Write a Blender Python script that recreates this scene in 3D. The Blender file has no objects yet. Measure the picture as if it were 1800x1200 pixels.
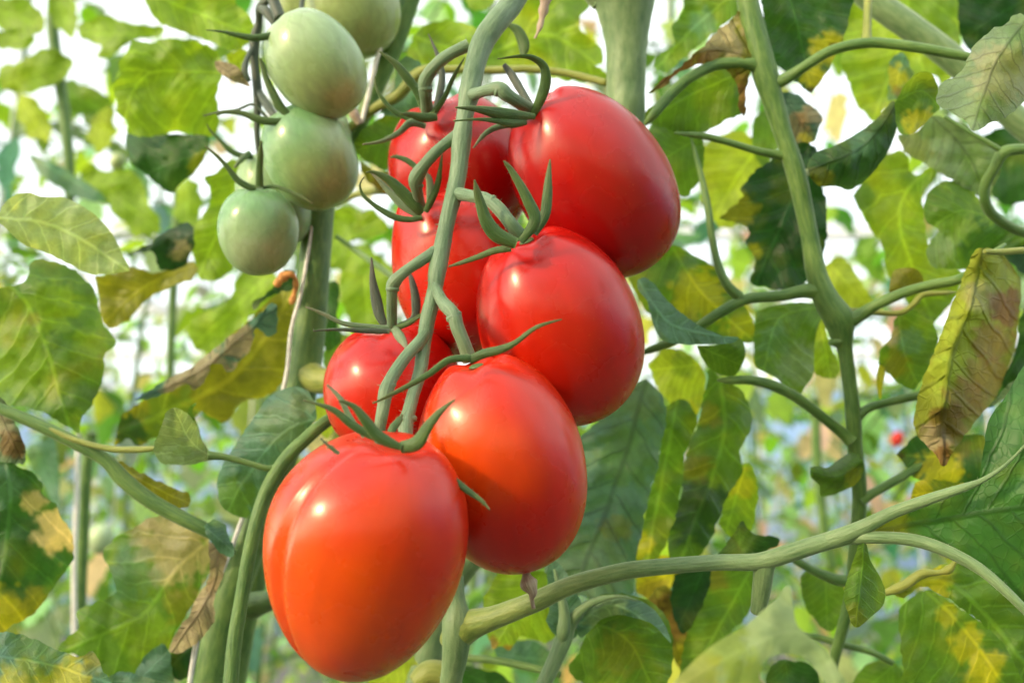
import bpy, bmesh, math, random
from mathutils import Vector, Matrix, noise
from mathutils.geometry import delaunay_2d_cdt
R = math.radians
random.seed(7)
scene = bpy.context.scene
COL = scene.collection

# ------------------------------------------------------------------ camera
PITCH = 12
F = 1750.0
cam_data = bpy.data.cameras.new('camera')
cam_data.lens = 35.0; cam_data.sensor_width = 36.0
cam_data.clip_start = 0.02; cam_data.clip_end = 400
cam_data.dof.use_dof = True
cam_data.dof.focus_distance = 0.265
cam_data.dof.aperture_fstop = 12
cam = bpy.data.objects.new('camera', cam_data); COL.objects.link(cam)
cam.location = (0, 0, 1.4); cam.rotation_euler = (R(90 + PITCH), 0, 0)
scene.camera = cam
CM = Matrix.Translation((0, 0, 1.4)) @ Matrix.Rotation(R(90 + PITCH), 4, 'X')
def P(x, y, d):
    return CM @ Vector(((x - 900) / F * d, (600 - y) / F * d, -d))

# ------------------------------------------------------------------ light
SUN_C = Vector((-0.74, 0.46, 0.45)).normalized()          # towards the sun, seen from the camera
sd = (CM.to_3x3() @ SUN_C).normalized()
elev = math.asin(sd.z); azim = math.atan2(sd.x, sd.y)
w = bpy.data.worlds.new('World'); scene.world = w; w.use_nodes = True
nt = w.node_tree
sky = nt.nodes.new('ShaderNodeTexSky'); sky.sky_type = 'NISHITA'; sky.sun_disc = False
sky.sun_elevation = elev; sky.sun_rotation = azim
sky.air_density = 0.7; sky.dust_density = 2.5; sky.ozone_density = 0.6
nt.links.new(sky.outputs[0], nt.nodes['Background'].inputs[0])
nt.nodes['Background'].inputs[1].default_value = 0.15
sun = bpy.data.lights.new('sun', 'SUN'); sun.energy = 5.0; sun.angle = R(5); sun.color = (1.0, 0.76, 0.42)
so = bpy.data.objects.new('sun', sun); COL.objects.link(so)
so.rotation_euler = (-sd).to_track_quat('-Z', 'Y').to_euler()
scene.view_settings.view_transform = 'Standard'; scene.view_settings.look = 'None'
scene.view_settings.exposure = 1.42; scene.view_settings.gamma = 1
scene.render.engine = 'CYCLES'
scene.cycles.max_bounces = 7; scene.cycles.diffuse_bounces = 4; scene.cycles.transmission_bounces = 5
scene.cycles.transparent_max_bounces = 8
scene.cycles.use_denoising = True

# ------------------------------------------------------------------ colours
C = dict(
    lit=(0.20, 0.33, 0.025), lime=(0.31, 0.41, 0.035), green=(0.10, 0.21, 0.025), dark=(0.030, 0.10, 0.022),
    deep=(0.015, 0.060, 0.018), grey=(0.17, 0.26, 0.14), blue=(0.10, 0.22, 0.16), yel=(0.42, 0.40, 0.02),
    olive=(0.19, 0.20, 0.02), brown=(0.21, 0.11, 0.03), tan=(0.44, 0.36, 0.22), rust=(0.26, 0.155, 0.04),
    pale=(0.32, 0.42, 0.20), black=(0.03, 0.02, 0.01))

for _k in C: C[_k] = tuple(x * 0.92 for x in C[_k])

def nodes_of(name):
    m = bpy.data.materials.new(name); m.use_nodes = True
    n = m.node_tree.nodes; n.clear()
    return m, n, m.node_tree.links

def math_node(n, l, op, a, b=None, c=None):
    x = n.new('ShaderNodeMath'); x.operation = op
    for i, v in enumerate((a, b, c)):
        if v is None: continue
        if isinstance(v, (int, float)): x.inputs[i].default_value = v
        else: l.new(v, x.inputs[i])
    return x.outputs[0]

def leaf_material(name, vein=1.9, veinmix=0.55, rough=0.48, trans=0.45, nv=7.0, bump=0.35, spec=0.45, tt=(1.85, 1.7, 0.65)):
    m, n, l = nodes_of(name)
    out = n.new('ShaderNodeOutputMaterial')
    col = n.new('ShaderNodeVertexColor'); col.layer_name = 'Col'
    uv = n.new('ShaderNodeUVMap'); uv.uv_map = 'UVMap'
    sep = n.new('ShaderNodeSeparateXYZ'); l.new(uv.outputs[0], sep.inputs[0])
    M = lambda op, a, b=None, c=None: math_node(n, l, op, a, b, c)
    u0 = sep.outputs[0]; v0 = M('SUBTRACT', sep.outputs[1], 0.5)
    wn = n.new('ShaderNodeTexNoise'); wn.inputs['Scale'].default_value = 5.0; l.new(uv.outputs[0], wn.inputs['Vector'])
    wob = M('MULTIPLY', M('SUBTRACT', wn.outputs['Fac'], 0.5), 0.10)
    u = M('ADD', u0, wob)
    av = M('ABSOLUTE', M('ADD', v0, M('MULTIPLY', wob, 0.25)))
    # side veins: leave the midrib at an angle and bend forwards
    s = M('SUBTRACT', M('MULTIPLY', u, nv), M('MULTIPLY', av, nv * 0.9))
    s = M('ADD', s, M('MULTIPLY', M('MULTIPLY', av, av), nv * 0.5))
    side = M('GREATER_THAN', v0, 0.0)
    s = M('ADD', s, M('MULTIPLY', side, 0.37))
    fr = M('ABSOLUTE', M('SUBTRACT', M('FRACT', s), 0.5))
    mr = n.new('ShaderNodeMapRange'); mr.interpolation_type = 'SMOOTHSTEP'
    l.new(fr, mr.inputs[0]); mr.inputs[1].default_value = 0.0; mr.inputs[2].default_value = 0.11
    mr.inputs[3].default_value = 1.0; mr.inputs[4].default_value = 0.0
    mm = n.new('ShaderNodeMapRange'); mm.interpolation_type = 'SMOOTHSTEP'
    l.new(av, mm.inputs[0]); mm.inputs[1].default_value = 0.002; mm.inputs[2].default_value = 0.020
    mm.inputs[3].default_value = 1.0; mm.inputs[4].default_value = 0.0
    vo = n.new('ShaderNodeTexVoronoi'); vo.feature = 'DISTANCE_TO_EDGE'; vo.inputs['Scale'].default_value = 17
    l.new(uv.outputs[0], vo.inputs['Vector'])
    rt = n.new('ShaderNodeMapRange'); rt.interpolation_type = 'SMOOTHSTEP'
    l.new(vo.outputs['Distance'], rt.inputs[0]); rt.inputs[1].default_value = 0.0; rt.inputs[2].default_value = 0.10
    rt.inputs[3].default_value = 1.0; rt.inputs[4].default_value = 0.0
    vmask = M('MAXIMUM', M('MULTIPLY', mr.outputs[0], 0.75), mm.outputs[0])
    vall = M('MINIMUM', M('ADD', vmask, M('MULTIPLY', rt.outputs[0], 0.22)), 1.0)
    # fine mottling
    tc = n.new('ShaderNodeTexCoord')
    n1 = n.new('ShaderNodeTexNoise'); n1.inputs['Scale'].default_value = 220; n1.inputs['Detail'].default_value = 5
    l.new(tc.outputs['Object'], n1.inputs['Vector'])
    n2 = n.new('ShaderNodeTexNoise'); n2.inputs['Scale'].default_value = 60; n2.inputs['Detail'].default_value = 4
    l.new(tc.outputs['Object'], n2.inputs['Vector'])
    val = M('ADD', M('MULTIPLY', n1.outputs['Fac'], 0.5), M('MULTIPLY', n2.outputs['Fac'], 0.8))
    val = M('ADD', val, 0.35)
    mot = n.new('ShaderNodeMix'); mot.data_type = 'RGBA'; mot.blend_type = 'MULTIPLY'; mot.inputs[0].default_value = 1
    l.new(col.outputs['Color'], mot.inputs[6])
    cmb = n.new('ShaderNodeCombineColor')
    for i in range(3): l.new(val, cmb.inputs[i])
    l.new(cmb.outputs[0], mot.inputs[7])
    vc = n.new('ShaderNodeMix'); vc.data_type = 'RGBA'; vc.blend_type = 'MULTIPLY'; vc.inputs[0].default_value = 1
    l.new(mot.outputs[2], vc.inputs[6]); vc.inputs[7].default_value = (vein, vein * 0.95, vein * 1.1, 1)
    mx = n.new('ShaderNodeMix'); mx.data_type = 'RGBA'
    l.new(M('MULTIPLY', vall, veinmix), mx.inputs[0]); l.new(mot.outputs[2], mx.inputs[6]); l.new(vc.outputs[2], mx.inputs[7])
    bs = n.new('ShaderNodeBsdfPrincipled')
    l.new(mx.outputs[2], bs.inputs['Base Color'])
    l.new(M('ADD', rough - 0.1, M('MULTIPLY', n2.outputs['Fac'], 0.22)), bs.inputs['Roughness'])
    bs.inputs['Specular IOR Level'].default_value = spec
    tr = n.new('ShaderNodeBsdfTranslucent')
    tcl = n.new('ShaderNodeMix'); tcl.data_type = 'RGBA'; tcl.blend_type = 'MULTIPLY'; tcl.inputs[0].default_value = 1
    l.new(mx.outputs[2], tcl.inputs[6]); tcl.inputs[7].default_value = (*tt, 1)
    l.new(tcl.outputs[2], tr.inputs[0])
    ms = n.new('ShaderNodeMixShader'); ms.inputs[0].default_value = trans
    l.new(bs.outputs[0], ms.inputs[1]); l.new(tr.outputs[0], ms.inputs[2])
    h = M('SUBTRACT', M('MULTIPLY', n1.outputs['Fac'], 0.35), M('MULTIPLY', vall, 1.0))
    bp = n.new('ShaderNodeBump'); bp.inputs['Strength'].default_value = bump; bp.inputs['Distance'].default_value = 0.0012
    l.new(h, bp.inputs['Height']); l.new(bp.outputs[0], bs.inputs['Normal']); l.new(bp.outputs[0], tr.inputs['Normal'])
    l.new(ms.outputs[0], out.inputs[0])
    return m
M_LEAF = leaf_material('leaf_veined')
M_LEAFD = leaf_material('leaf_dark_veins', vein=0.45, veinmix=0.6, rough=0.5, trans=0.38)
M_DRY = leaf_material('leaf_dry', vein=0.6, veinmix=0.5, rough=0.7, trans=0.25, bump=0.8, spec=0.25, tt=(1.3, 1.2, 0.9))
M_FAR = leaf_material('leaf_far', vein=1.5, veinmix=0.3, rough=0.6, trans=0.45, bump=0.1, spec=0.4, tt=(1.35, 1.5, 0.95))

def stem_material(name, c1, c2, fuzz=0.5):
    c1 = tuple(x * 0.5 for x in c1); c2 = tuple(x * 0.55 for x in c2); fuzz *= 0.5
    m, n, l = nodes_of(name)
    out = n.new('ShaderNodeOutputMaterial'); bs = n.new('ShaderNodeBsdfPrincipled')
    tc = n.new('ShaderNodeTexCoord'); uv = n.new('ShaderNodeUVMap'); uv.uv_map = 'UVMap'
    a = n.new('ShaderNodeTexNoise'); a.inputs['Scale'].default_value = 90; a.inputs['Detail'].default_value = 5
    l.new(tc.outputs['Object'], a.inputs['Vector'])
    mp = n.new('ShaderNodeMapping'); mp.inputs['Scale'].default_value = (2.0, 14.0, 1); l.new(uv.outputs[0], mp.inputs[0])
    b = n.new('ShaderNodeTexNoise'); b.inputs['Scale'].default_value = 1.6; b.inputs['Detail'].default_value = 4
    l.new(mp.outputs[0], b.inputs['Vector'])
    s = math_node(n, l, 'ADD', math_node(n, l, 'MULTIPLY', a.outputs['Fac'], 0.5), math_node(n, l, 'MULTIPLY', b.outputs['Fac'], 0.6))
    cr = n.new('ShaderNodeValToRGB'); l.new(s, cr.inputs[0])
    cr.color_ramp.elements[0].position = 0.40; cr.color_ramp.elements[0].color = (*c1, 1)
    cr.color_ramp.elements[1].position = 0.70; cr.color_ramp.elements[1].color = (*c2, 1)
    sp = n.new('ShaderNodeTexNoise'); sp.inputs['Scale'].default_value = 1400; sp.inputs['Detail'].default_value = 2
    l.new(tc.outputs['Object'], sp.inputs['Vector'])
    vcn = n.new('ShaderNodeVertexColor'); vcn.layer_name = 'Col'
    mu = n.new('ShaderNodeMix'); mu.data_type = 'RGBA'; mu.blend_type = 'MULTIPLY'; mu.inputs[0].default_value = 1
    l.new(cr.outputs[0], mu.inputs[6]); l.new(vcn.outputs['Color'], mu.inputs[7])
    l.new(mu.outputs[2], bs.inputs['Base Color'])
    bs.inputs['Roughness'].default_value = 0.5
    bs.inputs['Sheen Weight'].default_value = fuzz; bs.inputs['Sheen Roughness'].default_value = 0.4
    bs.inputs['Sheen Tint'].default_value = (0.9, 1.0, 0.8, 1)
    bs.inputs['Subsurface Weight'].default_value = 0.12; bs.inputs['Subsurface Radius'].default_value = (0.5, 1.0, 0.3)
    bs.inputs['Subsurface Scale'].default_value = 0.002
    bp = n.new('ShaderNodeBump'); bp.inputs['Strength'].default_value = 0.5; bp.inputs['Distance'].default_value = 0.0006
    hh = math_node(n, l, 'ADD', b.outputs['Fac'], math_node(n, l, 'MULTIPLY', sp.outputs['Fac'], 0.5))
    l.new(hh, bp.inputs['Height']); l.new(bp.outputs[0], bs.inputs['Normal'])
    l.new(bs.outputs[0], out.inputs[0])
    return m
M_TRUSS = stem_material('truss_skin', (0.15, 0.28, 0.13), (0.31, 0.46, 0.27), 0.6)
M_STEM = stem_material('stem_skin', (0.10, 0.26, 0.05), (0.26, 0.44, 0.10), 0.4)
M_TRUNK = stem_material('thick_stem_skin', (0.18, 0.34, 0.13), (0.36, 0.52, 0.24), 0.6)
M_YSTALK = stem_material('yellow_stalk_skin', (0.34, 0.42, 0.06), (0.52, 0.56, 0.12), 0.4)
M_SEPAL = stem_material('sepal_skin', (0.05, 0.15, 0.025), (0.14, 0.26, 0.06), 0.3)
M_SEPALP = stem_material('pale_sepal_skin', (0.15, 0.27, 0.12), (0.32, 0.46, 0.26), 0.5)
M_DSTEM = stem_material('dark_truss_skin', (0.05, 0.08, 0.05), (0.12, 0.16, 0.11), 0.4)
M_DRYST = stem_material('dried_brown_skin', (0.50, 0.33, 0.26), (1.1, 0.85, 0.7), 0.2)

def simple(name, c, rough=0.6, metal=0.0, noise_amt=0.2, scale=30, spec=0.5):
    m, n, l = nodes_of(name)
    out = n.new('ShaderNodeOutputMaterial'); bs = n.new('ShaderNodeBsdfPrincipled')
    tc = n.new('ShaderNodeTexCoord'); a = n.new('ShaderNodeTexNoise'); a.inputs['Scale'].default_value = scale
    a.inputs['Detail'].default_value = 5
    l.new(tc.outputs['Object'], a.inputs['Vector'])
    cr = n.new('ShaderNodeValToRGB'); l.new(a.outputs['Fac'], cr.inputs[0])
    cr.color_ramp.elements[0].position = 0.3; cr.color_ramp.elements[0].color = tuple(x * (1 - noise_amt) for x in c) + (1,)
    cr.color_ramp.elements[1].position = 0.7; cr.color_ramp.elements[1].color = tuple(min(1, x * (1 + noise_amt)) for x in c) + (1,)
    l.new(cr.outputs[0], bs.inputs['Base Color']); bs.inputs['Roughness'].default_value = rough
    bs.inputs['Metallic'].default_value = metal; bs.inputs['Specular IOR Level'].default_value = spec
    l.new(bs.outputs[0], out.inputs[0])
    return m
M_TWINE = simple('white_twine', (0.75, 0.72, 0.70), 0.6, scale=400)
M_GROUND = simple('ground_sheet', (0.11, 0.098, 0.085), 0.8, noise_amt=0.35, scale=3)
M_SOIL = simple('substrate', (0.20, 0.15, 0.10), 0.9, noise_amt=0.4, scale=20)
M_ALU = simple('aluminium_frame', (0.55, 0.58, 0.62), 0.45, 0.0, 0.08, 4)

def fruit_material(name, green=False):
    m, n, l = nodes_of(name)
    M = lambda op, a, b=None, c=None: math_node(n, l, op, a, b, c)
    out = n.new('ShaderNodeOutputMaterial'); bs = n.new('ShaderNodeBsdfPrincipled')
    col = n.new('ShaderNodeVertexColor'); col.layer_name = 'Col'
    tc = n.new('ShaderNodeTexCoord'); uv = n.new('ShaderNodeUVMap'); uv.uv_map = 'UVMap'
    mp = n.new('ShaderNodeMapping'); mp.inputs['Scale'].default_value = (1.0, 9.0, 1) if not green else (5, 16, 1)
    l.new(uv.outputs[0], mp.inputs[0])
    st = n.new('ShaderNodeTexNoise'); st.inputs['Scale'].default_value = 2.2; st.inputs['Detail'].default_value = 5; st.inputs['Distortion'].default_value = 0.6
    l.new(mp.outputs[0], st.inputs['Vector'])
    bl = n.new('ShaderNodeTexNoise'); bl.inputs['Scale'].default_value = 45; bl.inputs['Detail'].default_value = 3
    l.new(tc.outputs['Object'], bl.inputs['Vector'])
    k = 0.30 if not green else 0.5
    val = M('ADD', M('MULTIPLY', st.outputs['Fac'], k * 1.3), M('MULTIPLY', bl.outputs['Fac'], k * 0.7))
    val = M('ADD', val, 1 - k)
    cmb = n.new('ShaderNodeCombineColor')
    for i in range(3): l.new(val, cmb.inputs[i])
    mot = n.new('ShaderNodeMix'); mot.data_type = 'RGBA'; mot.blend_type = 'MULTIPLY'; mot.inputs[0].default_value = 1
    l.new(col.outputs['Color'], mot.inputs[6]); l.new(cmb.outputs[0], mot.inputs[7])
    # tiny pale specks in the skin
    vo = n.new('ShaderNodeTexVoronoi'); vo.inputs['Scale'].default_value = 420; l.new(tc.outputs['Object'], vo.inputs['Vector'])
    sk = n.new('ShaderNodeMapRange'); l.new(vo.outputs['Distance'], sk.inputs[0])
    sk.inputs[1].default_value = 0.06; sk.inputs[2].default_value = 0.15; sk.inputs[3].default_value = 0.22; sk.inputs[4].default_value = 0.0
    mx = n.new('ShaderNodeMix'); mx.data_type = 'RGBA'; l.new(sk.outputs[0], mx.inputs[0]); l.new(mot.outputs[2], mx.inputs[6])
    mx.inputs[7].default_value = (0.6, 0.12, 0.04, 1) if not green else (0.45, 0.55, 0.3, 1)
    l.new(mx.outputs[2], bs.inputs['Base Color'])
    rn = n.new('ShaderNodeTexNoise'); rn.inputs['Scale'].default_value = 70; rn.inputs['Detail'].default_value = 4; l.new(tc.outputs['Object'], rn.inputs['Vector'])
    l.new(M('ADD', 0.20, M('MULTIPLY', rn.outputs['Fac'], 0.16)), bs.inputs['Roughness'])
    bs.inputs['Specular IOR Level'].default_value = 0.45
    bs.inputs['Coat Weight'].default_value = 0.12; bs.inputs['Coat Roughness'].default_value = 0.14
    bs.inputs['Subsurface Weight'].default_value = 0.12 if not green else 0.35
    bs.inputs['Subsurface Radius'].default_value = (1.0, 0.25, 0.1) if not green else (0.6, 1.0, 0.3)
    bs.inputs['Subsurface Scale'].default_value = 0.004
    bp = n.new('ShaderNodeBump'); bp.inputs['Strength'].default_value = 0.22; bp.inputs['Distance'].default_value = 0.0009
    n3 = n.new('ShaderNodeTexNoise'); n3.inputs['Scale'].default_value = 700; l.new(tc.outputs['Object'], n3.inputs['Vector'])
    l.new(M('ADD', M('MULTIPLY', bl.outputs['Fac'], 1.2), M('MULTIPLY', n3.outputs['Fac'], 0.10)), bp.inputs['Height'])
    l.new(bp.outputs[0], bs.inputs['Normal'])
    l.new(bs.outputs[0], out.inputs[0])
    return m
M_RED = fruit_material('ripe_skin'); M_GRN = fruit_material('unripe_skin', True)

# ------------------------------------------------------------------ object helpers
def link(name, me, parent=None, mat=None):
    o = bpy.data.objects.new(name, me); COL.objects.link(o)
    if mat is not None: me.materials.append(mat)
    if parent is not None: o.parent = parent
    return o
def tag(o, label=None, cat=None, group=None, kind=None):
    if label: o['label'] = label
    if cat: o['category'] = cat
    if group: o['group'] = group
    if kind: o['kind'] = kind
    return o
def thing(name, loc, label, cat, group=None):
    o = bpy.data.objects.new(name, None); COL.objects.link(o)
    o.empty_display_size = 0.01; o.location = loc
    return tag(o, label, cat, group)
def shift(me, v):
    me.transform(Matrix.Translation(-v))
def place(name, me, mat, root, loc=None):
    """mesh in world coordinates -> child of root (an object with only a location) or own top-level object at loc"""
    if root is not None:
        base = Vector((0, 0, 0)); p = root
        while p is not None: base = base + Vector(p.location); p = p.parent
        shift(me, base); o = link(name, me, root, mat)
    else:
        shift(me, Vector(loc)); o = link(name, me, None, mat); o.location = loc
    return o

def cr(pts, n):
    """Catmull-Rom through tuples, n samples per span"""
    out = []
    L = len(pts)
    for i in range(L - 1):
        p0 = pts[max(i - 1, 0)]; p1 = pts[i]; p2 = pts[i + 1]; p3 = pts[min(i + 2, L - 1)]
        for k in range(n):
            t = k / n
            out.append(tuple(0.5 * (2 * b + (c - a) * t + (2 * a - 5 * b + 4 * c - d) * t * t + (3 * b - a - 3 * c + d) * t ** 3)
                             for a, b, c, d in zip(p0, p1, p2, p3)))
    out.append(tuple(pts[-1])); return out

class MB:
    def __init__(s): s.v = []; s.f = []; s.uv = []; s.c = []
    def add(s, p, uv=(0, 0), c=(1, 1, 1)):
        s.v.append(tuple(p)); s.uv.append(uv); s.c.append(c); return len(s.v) - 1
    def mesh(s, name, smooth=True):
        me = bpy.data.meshes.new(name); me.from_pydata(s.v, [], s.f)
        ul = me.uv_layers.new(name='UVMap'); vi = [0] * len(me.loops); me.loops.foreach_get('vertex_index', vi)
        flat = []
        for i in vi: flat += s.uv[i]
        ul.data.foreach_set('uv', flat)
        ca = me.color_attributes.new('Col', 'FLOAT_COLOR', 'POINT')
        fc = []
        for c in s.c: fc += [c[0], c[1], c[2], 1.0]
        ca.data.foreach_set('color', fc)
        if smooth: me.polygons.foreach_set('use_smooth', [True] * len(me.polygons))
        me.update(); return me

def tube(mb, pts, seg=12, n=6, flat=1.0, side=None, hairs=0, hair_len=0.0013, world=False, knob=0.0, keel=0.0, square=0.0, tint=None):
    """pts (x, y, depth, width px) in photo pixels, or (X, Y, Z, radius) when world"""
    sm = cr(pts, n)
    if world: ps = [Vector(p[:3]) for p in sm]; rs = [max(p[3], 1e-5) for p in sm]
    else: ps = [P(p[0], p[1], p[2]) for p in sm]; rs = [max(p[3], 0.6) / 2 / F * p[2] for p in sm]
    up = None; rings = []; acc = 0
    view = (cam.location)
    for i, p in enumerate(ps):
        t = (ps[min(i + 1, len(ps) - 1)] - ps[max(i - 1, 0)])
        if t.length < 1e-9: t = Vector((0, 0, 1))
        t.normalize()
        if up is None:
            ref = (Vector(view) - p).normalized() if side is None else side
            up = (ref - t * ref.dot(t)).normalized()
        else:
            up = (up - t * up.dot(t)); up = up.normalized() if up.length > 1e-6 else t.orthogonal()
        b = t.cross(up)
        if i: acc += (p - ps[i - 1]).length
        ring = []
        r = rs[i] * (1 + knob * noise.noise(p * 300))
        for k in range(seg):
            a = 2 * math.pi * k / seg
            rr = 1 + square * math.cos(4 * a) + 0.03 * noise.noise(Vector((k * 3.1, acc * 150, 0)))
            uu = up * math.sin(a) * flat
            if keel and math.sin(a) > 0.3: uu = uu * (1 + keel * math.sin(a))
            ring.append(mb.add(p + (b * math.cos(a) + uu) * r * rr, (acc * 60, k / seg), tint(i / (len(ps) - 1)) if tint else (1, 1, 1)))
        rings.append(ring)
    for i in range(len(rings) - 1):
        A, B = rings[i], rings[i + 1]
        for k in range(seg):
            mb.f.append((A[k], B[k], B[(k + 1) % seg], A[(k + 1) % seg]))
    for ring, q, s in ((rings[0], ps[0], -1), (rings[-1], ps[-1], 1)):
        c = mb.add(q, (0, 0))
        for k in range(seg):
            a, b2 = ring[k], ring[(k + 1) % seg]
            mb.f.append((b2, a, c) if s < 0 else (a, c, b2))
    if hairs:
        for _ in range(hairs):
            i = random.randrange(len(ps) - 1); f = random.random()
            p = ps[i].lerp(ps[i + 1], f); t = (ps[i + 1] - ps[i]).normalized()
            a = random.random() * 2 * math.pi
            o = t.orthogonal().normalized(); d = (o * math.cos(a) + t.cross(o) * math.sin(a))
            r = rs[i]; L = hair_len * random.uniform(0.5, 1.3); wd = 0.00008
            dd = (d + t * random.uniform(-0.3, 0.3)).normalized()
            q = p + d * r * 0.93; e = q + dd * L; s2 = dd.orthogonal().normalized() * wd; s3 = dd.cross(s2)
            ids = [mb.add(q + s2), mb.add(q - s2 * 0.5 + s3 * 0.87), mb.add(q - s2 * 0.5 - s3 * 0.87), mb.add(e)]
            mb.f += [(ids[0], ids[1], ids[3]), (ids[1], ids[2], ids[3]), (ids[2], ids[0], ids[3])]
    return ps

def knuckle(mb, x, y, d, wpx, ang=0):
    """swollen ring where a fruit stalk is jointed"""
    c = P(x, y, d); r = wpx / 2 / F * d
    ax = (CM.to_3x3() @ Vector((math.cos(R(ang)), -math.sin(R(ang)), 0)))
    o = ax.orthogonal().normalized(); q = ax.cross(o)
    rings = []
    for j in range(7):
        th = math.pi * j / 6
        rings.append([mb.add(c - ax * math.cos(th) * r * 0.55 + (o * math.cos(2 * math.pi * k / 12) + q * math.sin(2 * math.pi * k / 12)) * r * max(math.sin(th), .05)) for k in range(12)])
    for A, B in zip(rings, rings[1:]):
        for k in range(12): mb.f.append((A[k], A[(k + 1) % 12], B[(k + 1) % 12], B[k]))

def stalk(name, root, pts, mat=None, seg=12, n=6, loc=None, label=None, cat=None, group=None, knobs=(), **kw):
    mb = MB()
    ps = tube(mb, pts, seg, n, **kw)
    for kn in knobs: knuckle(mb, *kn)
    me = mb.mesh(name)
    o = place(name, me, mat or M_STEM, root, loc if loc is not None else ps[0])
    if label and root is None: tag(o, label, cat, group)
    elif label: o['label'] = label
    return o

def mixc(a, b, t):
    t = max(0.0, min(1.0, t)); return tuple(x + (y - x) * t for x, y in zip(a, b))

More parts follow.
